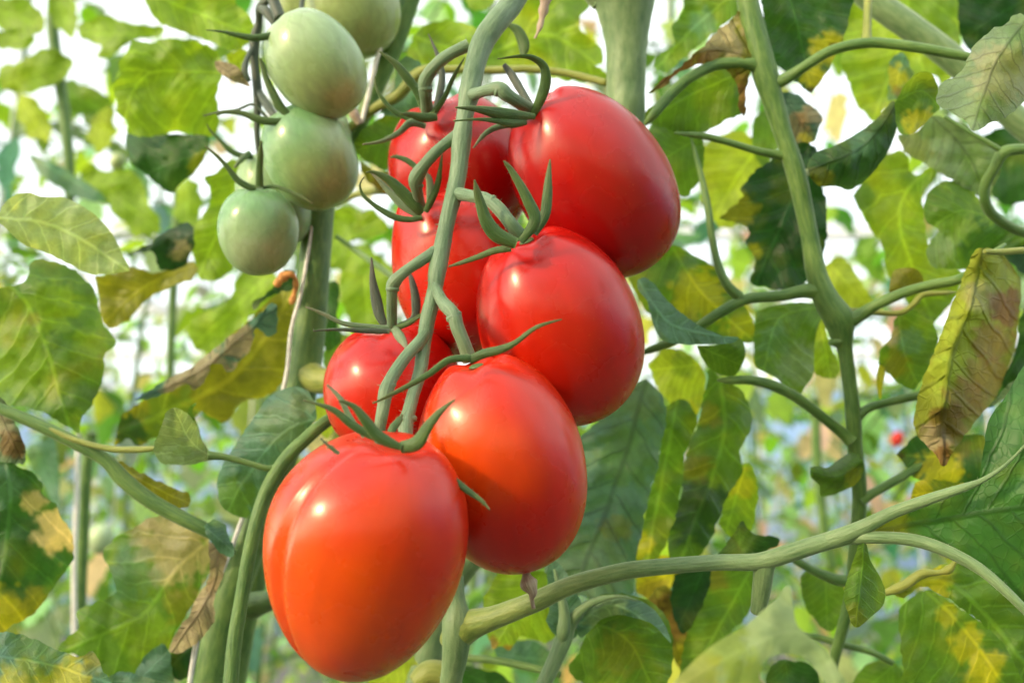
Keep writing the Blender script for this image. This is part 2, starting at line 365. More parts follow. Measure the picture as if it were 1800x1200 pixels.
# ------------------------------------------------------------------ leaves
def blade_mesh(name, outline, mid, d, col, g=(0, 0), curl=0.0, bend=0.0, ruf=1.0, spots=(), res=9, nv=7, rag=1.0, mott=0.35, fold=0.0, edge=None, seed=0, quilt=1.0):
    """outline / mid in photo pixels; d metres from the lens; g depth change per 100 px right / down (m);
       curl depth change away from the midrib, bend along it (m); spots = (x, y, radius, colour[, strength])"""
    rnd = random.Random(seed or int(abs(outline[0][0] * 7 + outline[0][1] * 13)) + 1)
    off = Vector((rnd.uniform(0, 90), rnd.uniform(0, 90), 0))
    oc = cr(list(outline) + [outline[0]], 8)[:-1]
    # resample the closed outline at even steps and roughen it into fine teeth
    L = [0]
    m = len(oc)
    for i in range(m):
        a, b = oc[i], oc[(i + 1) % m]; L.append(L[-1] + math.hypot(b[0] - a[0], b[1] - a[1]))
    tot = L[-1]; step = res * 0.75; cnt = max(12, int(tot / step)); border = []; j = 0
    for k in range(cnt):
        s = tot * k / cnt
        while L[j + 1] < s: j += 1
        t = (s - L[j]) / max(L[j + 1] - L[j], 1e-6); a, b = oc[j], oc[(j + 1) % m]
        x = a[0] + (b[0] - a[0]) * t; y = a[1] + (b[1] - a[1]) * t
        dx, dy = b[0] - a[0], b[1] - a[1]; ll = math.hypot(dx, dy) or 1
        sw = (s / 27 + 0.8 * noise.noise(Vector((s / 60, 2, 0)) + off)) % 1.0
        h = rag * (3.4 * noise.noise(Vector((s / 34, 0, 0)) + off) + 1.7 * noise.noise(Vector((s / 11, 5, 0)) + off) + 2.6 * (sw - 0.5))
        border.append((x - dy / ll * h, y + dx / ll * h))
    xs = [p[0] for p in border]; ys = [p[1] for p in border]
    def inside(x, y):
        r = False; q = len(border) - 1
        for i2 in range(len(border)):
            xi, yi = border[i2]; xj, yj = border[q]
            if (yi > y) != (yj > y) and x < (xj - xi) * (y - yi) / (yj - yi) + xi: r = not r
            q = i2
        return r
    pts = [Vector(p) for p in border]
    y = min(ys) + res * 0.5; row = 0
    while y < max(ys):
        x = min(xs) + (res * 0.5 if row % 2 else 0)
        while x < max(xs):
            if inside(x, y) and min((x - bx) ** 2 + (y - by) ** 2 for bx, by in border) > (res * 0.45) ** 2:
                pts.append(Vector((x + rnd.uniform(-1, 1) * res * 0.12, y + rnd.uniform(-1, 1) * res * 0.12)))
            x += res
        y += res * 0.87; row += 1
    vs, es, fs, *_ = delaunay_2d_cdt(pts, [(i, (i + 1) % cnt) for i in range(cnt)], [], 1, 1e-4)
    ms = cr(mid, 6); ml = [0]
    for a, b in zip(ms, ms[1:]): ml.append(ml[-1] + math.hypot(b[0] - a[0], b[1] - a[1]))
    ML = ml[-1]; cx = sum(xs) / cnt; cy = sum(ys) / cnt
    mb = MB()
    base = C[col] if isinstance(col, str) else col
    alt = mixc(base, C['yel'], 0.45); alt2 = tuple(c * 0.62 for c in base)
    for p in vs:
        best = None
        for i2 in range(len(ms) - 1):
            a, b = ms[i2], ms[i2 + 1]; dx, dy = b[0] - a[0], b[1] - a[1]; q = dx * dx + dy * dy or 1e-6
            t = ((p.x - a[0]) * dx + (p.y - a[1]) * dy) / q
            tc = max(0, min(1, t)) if 0 < i2 < len(ms) - 2 else (min(1, t) if i2 == 0 else max(0, t))
            ex, ey = p.x - a[0] - dx * tc, p.y - a[1] - dy * tc; dd = ex * ex + ey * ey
            if best is None or dd < best[0]: best = (dd, ml[i2] + tc * math.sqrt(q), (dx * ey - dy * ex))
        s = math.sqrt(best[0]) * (1 if best[2] > 0 else -1); u = best[1] / ML; v = s / ML; av = abs(v)
        dep = d + g[0] * (p.x - cx) / 100 + g[1] * (p.y - cy) / 100 + curl * (s / 100) ** 2 + bend * (u - 0.5) ** 2 * 4 + fold * abs(s) / 100
        ph = u * nv - av * nv * 0.9 + av * av * nv * 0.5 + (0.37 if v > 0 else 0)
        fr = abs((ph % 1.0) - 0.5) * 2          # 0 on a vein
        dep += quilt * 0.0011 * (d / 0.35) * (0.5 - min(1, fr * 1.6)) * min(1, av * 14)
        nz = noise.noise(Vector((p.x / 55, p.y / 55, 0)) + off)
        dep += ruf * d / 0.35 * (0.0042 * nz + 0.0013 * noise.noise(Vector((p.x / 23, p.y / 23, 3)) + off) + 0.0004 * noise.noise(Vector((p.x / 10, p.y / 10, 6)) + off))
        n1 = noise.noise(Vector((p.x / 70, p.y / 70, 9)) + off); n2 = noise.noise(Vector((p.x / 26, p.y / 26, 14)) + off)
        c = mixc(base, alt, mott * max(0, n1 * 1.7 + n2 * 0.8)); c = mixc(c, alt2, mott * max(0, -n1 * 1.7 - n2 * 0.8))
        for sp in spots:
            dist = math.hypot(p.x - sp[0], p.y - sp[1]) / sp[2] + 0.40 * n2 + 0.35 * noise.noise(Vector((p.x / 10, p.y / 10, 4)) + off) + 0.30 * max(0, 1 - fr * 2.2)
            k = max(0, min(1, (1.12 - dist) / 0.28)) * (sp[4] if len(sp) > 4 else 1.0)
            c = mixc(c, C[sp[3]], k)
        mb.add(P(p.x, p.y, dep), (u, v + 0.5), c)
    mb.f = [tuple(f) for f in fs]
    return mb.mesh(name), P(mid[0][0], mid[0][1], d)

def leaf(first_label, outline, mid, d, col, mat=None, root=None, name='tomato_leaf', cat='leaf', stalk_pts=None, stalk_mat=None, rims=(), group='tomato leaves', label=None, **kw):
    label = label or first_label
    part = root is not None
    pn = name if not part else 'leaflet'
    me, base = blade_mesh(pn, outline, mid, d, col, **kw)
    if stalk_pts or rims:
        if part:
            o = place(pn, me, mat or M_LEAF, root); 
            if label: o['label'] = label
            holder = o
        else:
            holder = thing(name, base, label, cat, group)
            place('blade', me, mat or M_LEAF, holder)
        if stalk_pts: stalk('leaf_stalk', holder, stalk_pts, stalk_mat or M_STEM, hairs=20)
        for rm in rims:
            me2, _ = blade_mesh('rolled_edge', rm['o'], rm['m'], rm['d'], rm['c'], **{k: v for k, v in rm.items() if k not in 'omdc' and k != 'mat'})
            place('rolled_edge', me2, rm.get('mat', M_LEAFD), holder)
        return holder
    o = place(pn, me, mat or M_LEAF, root, base)
    if part:
        if label: o['label'] = label
    else: tag(o, label, cat, group)
    return o

# ------------------------------------------------------------------ fruit
def tomato(label, top, bot, wpx, d, tilt=0.0, col='red', spots=(), ribs=0.03, furrow=None, egg=0.0, group=None, cat='tomato',
           sepals=(), style=None, dent=0.10, name='plum_tomato', seed=1, pw=0.86, disc=26, skew=0.0):
    """top / bot: ends of the outline in pixels; wpx: width; d: distance of the middle; tilt: degrees the top leans to the lens"""
    cx, cy = (top[0] + bot[0]) / 2, (top[1] + bot[1]) / 2
    c = P(cx, cy, d); Wr = wpx / 2 / F * d
    pl = math.hypot(top[0] - bot[0], top[1] - bot[1]) / 2 / F * d
    a = R(tilt); Lr = math.sqrt(max(pl * pl - (Wr * math.sin(a)) ** 2, 1e-8)) / math.cos(a)
    dx, dy = (top[0] - bot[0]), (top[1] - bot[1]); q = math.hypot(dx, dy)
    ax = Vector((dx / q * math.cos(a), -dy / q * math.cos(a), math.sin(a)))
    # keep the outline centred even off the optical axis
    ax = (CM.to_3x3() @ ax).normalized()
    view = (cam.location - c).normalized()
    e2 = (view - ax * view.dot(ax)).normalized(); e1 = ax.cross(e2) * -1
    NU, NV = 96, 64; mb = MB()
    rows = []
    RED = (0.62, 0.012, 0.008)
    for i in range(NV + 1):
        th = math.pi * i / NV
        z = math.cos(th); r = max(math.sin(th), 0) ** pw
        r *= 1 + egg * z
        near = math.exp(-(th / 0.42) ** 2)
        zz = z - dent * math.exp(-(th / 0.22) ** 2)
        row = []
        for k in range(NU):
            ph = 2 * math.pi * k / NU
            rr = r * (1 - ribs * (0.5 + 0.5 * math.cos(5 * ph + seed)) * math.exp(-((th - 0.45) / 0.45) ** 2) * 1.6)
            rr *= 1 + 0.012 * noise.noise(Vector((math.cos(ph), math.sin(ph), z)) * 1.3 + Vector((seed * 5, 0, 0)))
            zl = zz * (1 - ribs * 0.9 * math.cos(5 * ph + seed) * near * min(1, th / 0.35) ** 2)
            if furrow:
                for (f0, fw, fd, t0, t1) in furrow:
                    dph = (ph - f0 - 0.12 * math.sin(th) + math.pi) % (2 * math.pi) - math.pi
                    wn = max(0, min(1, (th - t0) / 0.3)) * max(0, min(1, (t1 - th) / 0.6))
                    rr *= 1 - fd * math.exp(-(dph / fw) ** 2) * wn
            p = c + ax * zl * Lr + (e1 * math.cos(ph) + e2 * math.sin(ph)) * rr * Wr
            if skew: p = p + (CM.to_3x3() @ Vector((skew / F * d * math.exp(-(th / 0.75) ** 2), 0, 0)))
            row.append(mb.add(p, (th / math.pi, k / NU)))
        rows.append(row)
    for i in range(NV):
        A, B = rows[i], rows[i + 1]
        for k in range(NU): mb.f.append((A[k], B[k], B[(k + 1) % NU], A[(k + 1) % NU]))
    CP = {'red': (0.46, 0.005, 0.002), 'deep': (0.36, 0.002, 0.002), 'orange': (0.72, 0.075, 0.001), 'ored': (0.56, 0.018, 0.0015),
          'gtop': (0.17, 0.32, 0.14), 'gpale': (0.38, 0.48, 0.28), 'gmid': (0.26, 0.38, 0.18), 'golive': (0.29, 0.36, 0.14)}
    base = CP[col]
    ci = CM.inverted()
    off = Vector((seed * 11.3, 0, 0))
    for i, v in enumerate(mb.v):
        lc = ci @ Vector(v); dep = -lc.z; x = lc.x / dep * F + 900; y = 600 - lc.y / dep * F
        n2 = noise.noise(Vector((x / 60, y / 60, dep * 40)) + off)
        cc = base
        for sp in spots:
            # a sphere of pigment in space, so that it stays on the fruit seen from anywhere
            q3 = P(sp[0], sp[1], d - Wr * 0.8); rad = sp[2] / F * d
            dist = (Vector(v) - q3).length / rad + 0.25 * n2
            cc = mixc(cc, CP[sp[3]], max(0, min(1, (1.2 - dist) / 0.9)) * (sp[4] if len(sp) > 4 else 1))
        mb.c[i] = cc
    o = thing(name, c, label, cat, group)
    place('skin', mb.mesh('skin'), M_RED if col in ('red', 'deep', 'orange', 'ored') else M_GRN, o)
    if sepals:
        cal = MB(); kp = sepals[0][0]
        # small fleshy disc the sepals grow from
        t = c + ax * Lr * (1 - dent * 0.8)
        rr = disc / 2 / F * d; rg = []
        for j in range(5):
            th = math.pi / 2 * j / 4
            rg.append([cal.add(t + ax * rr * 0.35 * math.sin(th) + (e1 * math.cos(2 * math.pi * k / 16) + e2 * math.sin(2 * math.pi * k / 16)) * rr * (0.05 + math.cos(th))) for k in range(16)])
        for A, B in zip(rg, rg[1:]):
            for k in range(16): cal.f.append((A[k], A[(k + 1) % 16], B[(k + 1) % 16], B[k]))
        co = place('calyx', cal.mesh('calyx'), M_SEPAL, o)
        for sp in sepals:
            mt = M_SEPAL
            if isinstance(sp[0], str): mt = {'p': M_SEPALP, 'd': M_DSTEM}[sp[0]]; sp = sp[1:]
            m2 = MB(); tube(m2, [(q[0], q[1], q[2], q[3] * 0.82) for q in sp], 10, 6, flat=0.26, keel=0.7, hairs=40, hair_len=0.0007, tint=lambda t: (1 + .5 * t ** 3, 1 - .25 * t ** 4, 1))
            place('sepal', m2.mesh('sepal'), mt, co)
    if style:
        m3 = MB(); tube(m3, style, 10, 5, knob=0.5); place('dried_style', m3.mesh('dried_style'), M_DRYST, o)
    return o

# ================================================================== the place
# ground, soil bags, greenhouse
def box(mb, x0, x1, y0, y1, z0, z1):
    b = len(mb.v)
    for z in (z0, z1):
        for x, y in ((x0, y0), (x1, y0), (x1, y1), (x0, y1)): mb.add((x, y, z))
    for f in ((3, 2, 1, 0), (4, 5, 6, 7), (0, 1, 5, 4), (1, 2, 6, 5), (2, 3, 7, 6), (3, 0, 4, 7)): mb.f.append(tuple(b + i for i in f))
mb = MB()
NG = 40
for j in range(NG + 1):
    for i in range(NG + 1):
        x, y = -40 + 80 * i / NG, -40 + 80 * j / NG
        mb.add((x, y, 0.01 * noise.noise(Vector((x, y, 0)) * 0.7)))
for j in range(NG):
    for i in range(NG):
        a = j * (NG + 1) + i; mb.f.append((a, a + 1, a + NG + 2, a + NG + 1))
g = place('ground', mb.mesh('ground'), M_GROUND, None, (0, 0, 0)); tag(g, kind='structure')

gh = thing('greenhouse_frame', (0, 0, 0), 'pale metal greenhouse roof bars against the bright sky', 'greenhouse')
for k, yy in enumerate((9.0, 12.0, 15.0, 18.0)):
    mb = MB(); box(mb, -14, 14, yy - 0.05, yy + 0.05, 4.3, 4.42); place('roof_beam', mb.mesh('roof_beam', False), M_ALU, gh)
for xx in (-10.5, -7.5, -4.5, -1.5, 1.5, 4.5, 7.5, 10.5):
    mb = MB(); box(mb, xx - 0.04, xx + 0.04, 18.06, 18.16, 0, 4.29); place('post', mb.mesh('post', False), M_ALU, gh)
    mb = MB(); box(mb, xx - 0.02, xx + 0.02, 9.06, 17.94, 4.44, 4.50); place('glazing_bar', mb.mesh('glazing_bar', False), M_ALU, gh)

m_, n_, l_ = nodes_of('diffusing_glass')
o_ = n_.new('ShaderNodeOutputMaterial'); a_ = n_.new('ShaderNodeBsdfTransparent'); b_ = n_.new('ShaderNodeBsdfTranslucent')
b_.inputs[0].default_value = (0.78, 0.93, 1.0, 1); a_.inputs[0].default_value = (0.97, 0.98, 0.98, 1)
q_ = n_.new('ShaderNodeMixShader'); q_.inputs[0].default_value = 0.72
l_.new(a_.outputs[0], q_.inputs[1]); l_.new(b_.outputs[0], q_.inputs[2]); l_.new(q_.outputs[0], o_.inputs[0])
def pane(name, pts):
    mb = MB()
    for p in pts: mb.add(p)
    mb.f.append((0, 1, 2, 3)); place(name, mb.mesh(name, False), m_, gh)
pane('roof_glass', [(-16, -14, 4.52), (16, -14, 4.52), (16, 18.4, 4.52), (-16, 18.4, 4.52)])
pane('wall_glass', [(-16, 18.4, 0), (16, 18.4, 0), (16, 18.4, 4.5), (-16, 18.4, 4.5)])
pane('wall_glass', [(-16, -14, 0), (16, -14, 0), (16, -14, 4.5), (-16, -14, 4.5)])
pane('wall_glass', [(-16, -14, 0), (-16, 18.4, 0), (-16, 18.4, 4.5), (-16, -14, 4.5)])
pane('wall_glass', [(16, -14, 0), (16, 18.4, 0), (16, 18.4, 4.5), (16, -14, 4.5)])

# ------------------------------------------------------------------ rows of tomato plants behind
def leaflet_far(mb, base, dirv, up, L, colr, rnd):
    side = dirv.cross(up).normalized(); up = side.cross(dirv).normalized()
    prof = [(0.0, 0.02), (0.08, 0.16), (0.2, 0.30), (0.30, 0.26), (0.40, 0.34), (0.5, 0.27), (0.62, 0.27), (0.74, 0.17), (0.85, 0.14), (1.0, 0.0)]
    drp = rnd.uniform(0.15, 0.5); cupv = rnd.uniform(-0.25, 0.35); rows = []
    for u, hw in prof:
        hw *= rnd.uniform(0.85, 1.15)
        row = []
        for q in (-1, -0.5, 0, 0.5, 1):
            p = base + dirv * (u * L) + side * (q * hw * L) + up * ((-drp * u * u + cupv * q * q * hw + 0.03 * math.sin(u * 20 + q)) * L)
            row.append(mb.add(p, (u, 0.5 + q * hw), colr))
        rows.append(row)
    for A, B in zip(rows, rows[1:]):
        for k in range(4): mb.f.append((A[k], A[k + 1], B[k + 1], B[k]))
PAL = ['lit', 'lit', 'green', 'lime', 'grey', 'pale', 'green', 'pale', 'blue', 'lime', 'green', 'lit', 'tan', 'pale']  # pale and lime weighted up: distance haze put into the leaf colour
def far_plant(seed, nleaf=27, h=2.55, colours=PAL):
    rnd = random.Random(seed)
    root = thing('tomato_plant', (0, 0, 0), 'x', 'tomato plant', 'rows of tomato plants behind')
    mb = MB(); pts = []
    for i in range(9):
        z = h * i / 8; pts.append((0.03 * rnd.uniform(-1, 1), 0.03 * rnd.uniform(-1, 1), z, 0.0085 - 0.004 * i / 8))
    tube(mb, pts, 8, 5, world=True); place('stem', mb.mesh('stem'), M_STEM, root)
    mt = MB(); tube(mt, [(0.02, 0.02, 0.02, 0.0016), (0.012, 0.03, 1.2, 0.0016), (0, 0.02, 3.9, 0.0016)], 5, 3, world=True)
    place('support_string', mt.mesh('support_string'), M_TWINE, root)
    fol = MB(); st = MB()
    for i in range(nleaf):
        z = 0.25 + (h - 0.25) * (i + rnd.random()) / nleaf; az = i * 2.4 + rnd.uniform(-0.4, 0.4)
        D = Vector((math.cos(az), math.sin(az), 0)); Ln = rnd.uniform(0.26, 0.42) * (1 - 0.35 * max(0, z / h - 0.8) * 5 * 0.6)
        pp = []
        for q in range(6):
            t = q / 5
            pp.append(Vector((0, 0, z)) + D * (Ln * (t * 0.95)) + Vector((0, 0, Ln * (0.35 * t - 0.85 * t * t))))
        tube(st, [(*p, 0.0035 - 0.0022 * k / 5) for k, p in enumerate(pp)], 5, 2, world=True)
        for q in range(1, 6):
            dr = (pp[q] - pp[q - 1]).normalized(); sd2 = dr.cross(Vector((0, 0, 1))).normalized()
            for sg in ((-1, 1) if q < 5 else (0,)):
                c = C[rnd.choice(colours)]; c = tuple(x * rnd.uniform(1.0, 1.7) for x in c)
                dv = (sd2 * sg * rnd.uniform(0.6, 1) + dr * rnd.uniform(0.3, 0.9) + Vector((0, 0, rnd.uniform(-0.7, 0.2)))).normalized()
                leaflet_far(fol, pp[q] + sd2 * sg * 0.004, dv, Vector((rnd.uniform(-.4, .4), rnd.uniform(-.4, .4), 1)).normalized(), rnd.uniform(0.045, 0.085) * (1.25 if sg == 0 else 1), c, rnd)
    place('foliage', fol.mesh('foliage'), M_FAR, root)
    place('leaf_stalks', st.mesh('leaf_stalks'), M_STEM, root)
    return root
def copy_tree(o, parent=None):
    c = o.copy(); COL.objects.link(c); c.parent = parent
    for ch in list(o.children): copy_tree(ch, c)
    return c
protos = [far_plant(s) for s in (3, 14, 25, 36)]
rr = random.Random(5)
spots_far = []
for (yy, x0, x1, st_) in ((1.42, -0.80, 1.1, 0.36), (2.0, -1.15, 1.3, 0.38), (2.8, -1.6, 1.7, 0.38), (3.8, -2.1, 2.2, 0.42), (5.0, -2.8, 2.8, 0.55), (6.6, -3.6, 3.6, 0.6), (8.6, -4.6, 4.6, 0.65), (1.25, -1.7, -0.95, 0.36), (1.9, -2.3, -1.4, 0.42), (2.7, -2.9, -1.9, 0.48), (1.3, 1.15, 1.8, 0.4), (2.1, 1.5, 2.3, 0.42)):
    x = x0
    while x <= x1:
        spots_far.append((x + rr.uniform(-.07, .07), yy + rr.uniform(-.12, .12))); x += st_
# unseen plants added behind the camera to cut front fill and reflections
for x, y in ((-2.3, -1.25), (-1.85, -1.5), (-0.25, -0.85), (0.15, -0.8), (0.55, -0.85), (0.95, -0.8), (1.35, -0.9), (-0.45, -1.3), (1.8, -1.0), (2.3, -0.9), (-0.05, -1.4), (0.4, -1.5), (0.9, -1.4)):
    spots_far.append((x, y))
for yy in (-1.9, -2.6):
    for k in range(15): spots_far.append((-3.2 + k * 0.44 + rr.uniform(-.08, .08), yy + rr.uniform(-.15, .15)))
WHERE = ['in the first row behind', 'in the second row', 'in the third row', 'in the fourth row', 'in the fifth row', 'deep in the rows', 'far down the house', 'at the far end']
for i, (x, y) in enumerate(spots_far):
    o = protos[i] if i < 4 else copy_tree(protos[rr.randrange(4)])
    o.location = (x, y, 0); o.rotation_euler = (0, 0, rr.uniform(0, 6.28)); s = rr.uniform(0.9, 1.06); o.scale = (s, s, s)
    if y < 0: o['label'] = 'unseen leafy tomato plant added behind the camera to cut fill light'; o['group'] = 'unseen tomato plants added behind the camera'
    else:
        sx = x / y * F * math.cos(R(PITCH)) + 900
        side = ('at the left edge', 'left of the green tomatoes', 'behind the green cluster and thick stem', 'directly behind the red cluster', 'right of the red cluster', 'behind the jointed stalk', 'toward the right edge')[max(0, min(6, int((sx + 60) / 275)))]
        row = next(i_ for i_, lim in enumerate((0.92, 1.2, 1.7, 2.4, 3.3, 4.4, 5.8, 7.6, 99)) if y < lim)
        tone = 'slim ' if (i % 2) else ''
        o['label'] = tone + 'blurred leafy tomato plant ' + ('very near', 'nearest', 'in the near row', 'in the second row', 'in the third row', 'in the fourth row', 'in the fifth row', 'deep in the rows', 'at the far end')[row] + ', ' + side

# ------------------------------------------------------------------ red cluster: the truss and its fruit
tr = thing('fruit_truss', P(905, 0, 0.30), 'hairy pale green truss stalk carrying the cluster of red tomatoes', 'truss stalk')
stalk('main_stalk', tr, [(925, -50, .31, 44), (900, 5, .305, 42), (872, 40, .30, 41), (850, 72, .298, 42), (836, 112, .295, 37), (826, 160, .292, 38), (818, 200, .29, 30), (811, 250, .288, 34), (806, 300, .285, 31), (799, 337, .283, 31),
      (787, 385, .28, 28), (776, 440, .277, 31), (768, 480, .274, 31), (764, 512, .272, 27), (752, 560, .269, 27), (745, 606, .266, 25), (739, 650, .262, 24), (728, 688, .258, 23), (718, 725, .253, 24), (713, 745, .250, 27), (713, 788, .246, 25)],
      M_TRUSS, seg=18, hairs=420, knob=0.06, knobs=[(717, 737, .252, 34, 80), (722, 712, .2555, 25, 75)])
PED = [
 ([(824, 80, .30, 22), (792, 95, .30, 21), (765, 116, .30, 21), (748, 142, .302, 25), (748, 166, .304, 22), (752, 200, .31, 24)], [(748, 158, .303, 27, 90)]),
 ([(806, 236, .290, 22), (772, 262, .288, 20), (746, 290, .288, 21), (731, 315, .290, 27), (733, 335, .292, 20), (740, 362, .298, 18)], [(733, 328, .291, 25, 80)]),
 ([(765, 442, .277, 22), (737, 460, .274, 20), (706, 482, .273, 19), (691, 500, .274, 25), (689, 520, .275, 19), (689, 575, .280, 19)], [(690, 508, .274, 25, 90)]),
 ([(828, 168, .290, 22), (852, 160, .285, 20), (877, 156, .282, 25), (890, 166, .282, 25), (908, 178, .284, 22), (940, 198, .292, 26)], [(876, 158, .282, 27, 20)]),
 ([(800, 340, .283, 24), (830, 345, .276, 22), (855, 350, .270, 22), (876, 366, .266, 24), (895, 390, .264, 24), (915, 416, .266, 28)], [(864, 354, .268, 25, 25)]),
 ([(763, 500, .272, 18), (778, 530, .267, 22), (797, 552, .263, 26), (804, 575, .262, 24), (815, 602, .262, 25), (826, 634, .263, 27)], [(798, 556, .263, 32, 60)]),
 ([(752, 580, .269, 22), (738, 600, .264, 22), (711, 630, .260, 22), (688, 665, .256, 24), (678, 690, .254, 26), (674, 714, .253, 23), (668, 750, .252, 22), (665, 790, .252, 20)], [(684, 680, .255, 29, 60)]),
]
for pts, kn in PED: stalk('fruit_stalk', tr, pts, M_TRUSS, seg=14, hairs=60, knobs=kn, knob=0.08)

RG = 'ripe tomatoes of the red cluster'
def dz(path, d0, d1):
    """spread a depth along an (x, y, w) path"""
    n_ = len(path) - 1
    return [(p[0], p[1], d0 + (d1 - d0) * i / n_, p[2]) for i, p in enumerate(path)]
def D(path, d0, d1=None, k=None):
    r = dz(path, d0, d1 if d1 is not None else d0)
    return ([k] + r) if k else r

tomato('large deep red tomato at the top of the cluster, rounded and tilted right', (934, 184), (1152, 462), 262, .305, 14, 'deep', ribs=0.035, seed=1, group=RG, egg=-0.02, spots=[(1000, 260, 90, 'red', .8)],
  sepals=[D([(936, 202, 16), (950, 175, 22), (959, 145, 23), (956, 118, 19), (938, 103, 14), (915, 99, 9), (874, 104, 3)], .288, .278),
          D([(940, 205, 12), (905, 203, 24), (870, 198, 24), (838, 192, 14), (800, 189, 3)], .285, .272),
          D([(925, 214, 14), (900, 217, 20), (870, 212, 12), (835, 210, 6), (797, 213, 3)], .284, .274),
          D([(935, 190, 14), (915, 158, 17), (900, 133, 17), (886, 114, 10)], .292, .30, 'd'),
          D([(900, 218, 14), (870, 225, 13), (850, 238, 10), (832, 260, 3)], .288, .283, 'p')])
tomato('dark red tomato at the upper back of the cluster, half behind the stalk', (768, 176), (848, 425), 245, .335, 12, 'deep', ribs=0.05, seed=2, group=RG, pw=0.8,
  spots=[(730, 260, 100, 'red', .7)],
  sepals=[D([(752, 208, 12), (768, 191, 13), (783, 168, 11), (798, 134, 9), (817, 101, 2)], .308, .30),
          D([(742, 190, 12), (732, 160, 17), (715, 136, 20), (694, 111, 14), (667, 91, 3)], .31, .305),
          D([(745, 218, 10), (725, 212, 10), (700, 200, 12), (683, 187, 10), (668, 167, 8), (660, 148, 5), (659, 134, 2)], .308, .305),
          D([(748, 222, 12), (722, 216, 18), (700, 234, 13), (672, 248, 9), (637, 254, 3)], .308, .30, 'p'),
          D([(768, 206, 16), (745, 207, 20), (722, 202, 13), (703, 200, 3)], .304, .298),
          D([(764, 198, 14), (774, 160, 16), (777, 130, 14), (770, 100, 10), (762, 80, 6), (753, 60, 2)], .315, .32, 'd')])
tomato('red tomato at the middle left of the cluster, crossed by the stalk', (792, 336), (842, 624), 248, .320, 12, 'red', ribs=0.04, seed=3, group=RG, skew=-42,
  spots=[(740, 440, 110, 'ored', .8)],
  sepals=[D([(742, 374, 22), (730, 362, 27), (706, 337, 26), (684, 316, 18), (658, 303, 8), (643, 303, 3)], .296, .29),
          D([(742, 382, 12), (722, 386, 13), (695, 382, 14), (672, 370, 12), (652, 356, 9), (637, 341, 7), (633, 324, 4), (640, 311, 2)], .296, .292),
          D([(735, 381, 8), (709, 362, 18), (688, 341, 15), (669, 320, 10), (652, 303, 3)], .300, .30, 'p'),
          D([(748, 372, 12), (758, 352, 16), (768, 328, 14), (773, 303, 10), (777, 272, 3)], .294, .287),
          D([(752, 368, 8), (756, 345, 16), (755, 318, 15), (747, 303, 6)], .302, .300, 'p'),
          D([(738, 300, 12), (717, 283, 12), (698, 276, 8), (686, 276, 3)], .300, .300)])
tomato('glossy bright red tomato right of centre, below the large one', (918, 412), (1050, 738), 282, .288, 16, 'red', ribs=0.035, seed=4, group=RG, egg=-0.02, spots=[(930, 620, 130, 'ored', .6)],
  sepals=[D([(908, 428, 24), (874, 413, 34), (855, 388, 29), (844, 356, 22), (838, 335, 15), (834, 316, 3)], .262, .258),
          D([(915, 425, 16), (940, 388, 26), (928, 352, 24), (910, 318, 18), (895, 294, 11), (885, 283, 3)], .264, .262),
          D([(940, 412, 12), (957, 380, 22), (962, 345, 22), (964, 313, 15), (967, 280, 3)], .270, .272),
          D([(898, 436, 16), (868, 441, 15), (842, 451, 12), (810, 462, 9), (788, 469, 3)], .265, .270)])
tomato('smaller red tomato at the lower left, partly behind the front one', (672, 572), (712, 800), 244, .303, 10, 'red', ribs=0.06, seed=5, group=RG, pw=0.78,
  spots=[(620, 720, 100, 'ored', .7)],
  sepals=[D([(690, 578, 14), (658, 576, 15), (626, 572, 12), (600, 567, 10), (567, 551, 8), (537, 539, 3)], .279, .274, 'p'),
          D([(685, 582, 12), (634, 581, 11), (605, 579, 8), (569, 580, 5), (551, 582, 2)], .278, .272, 'd'),
          D([(692, 576, 16), (702, 590, 22), (711, 604, 14), (716, 614, 4)], .277, .272, 'p'),
          D([(678, 574, 14), (668, 555, 22), (662, 530, 24), (655, 490, 14), (653, 452, 3)], .282, .284, 'd'),
          D([(700, 574, 14), (727, 560, 16), (731, 530, 20), (724, 493, 13), (718, 478, 4)], .286, .290, 'd'),
          D([(692, 578, 12), (715, 569, 12), (735, 557, 8), (750, 543, 3)], .278, .276)])
tomato('orange red tomato at the lower right with a dried stub hanging under it', (834, 627), (932, 1003), 290, .262, 9, 'ored', ribs=0.05, seed=6, group=RG, egg=-0.01, pw=0.88,
  spots=[(790, 790, 110, 'orange', .9), (930, 930, 120, 'red', .7), (880, 820, 80, 'orange', .35)],
  sepals=[D([(826, 632, 18), (852, 621, 20), (880, 614, 18), (906, 602, 12), (943, 575, 9), (988, 561, 3)], .245, .238),
          D([(832, 630, 18), (806, 630, 16), (785, 635, 16), (753, 658, 14), (721, 676, 12), (690, 692, 9), (655, 709, 3)], .245, .238)],
  style=[(925, 998, .262, 10), (926, 1012, .261, 15), (930, 1026, .26, 27), (936, 1040, .26, 20), (935, 1052, .26, 9), (938, 1069, .26, 9)])
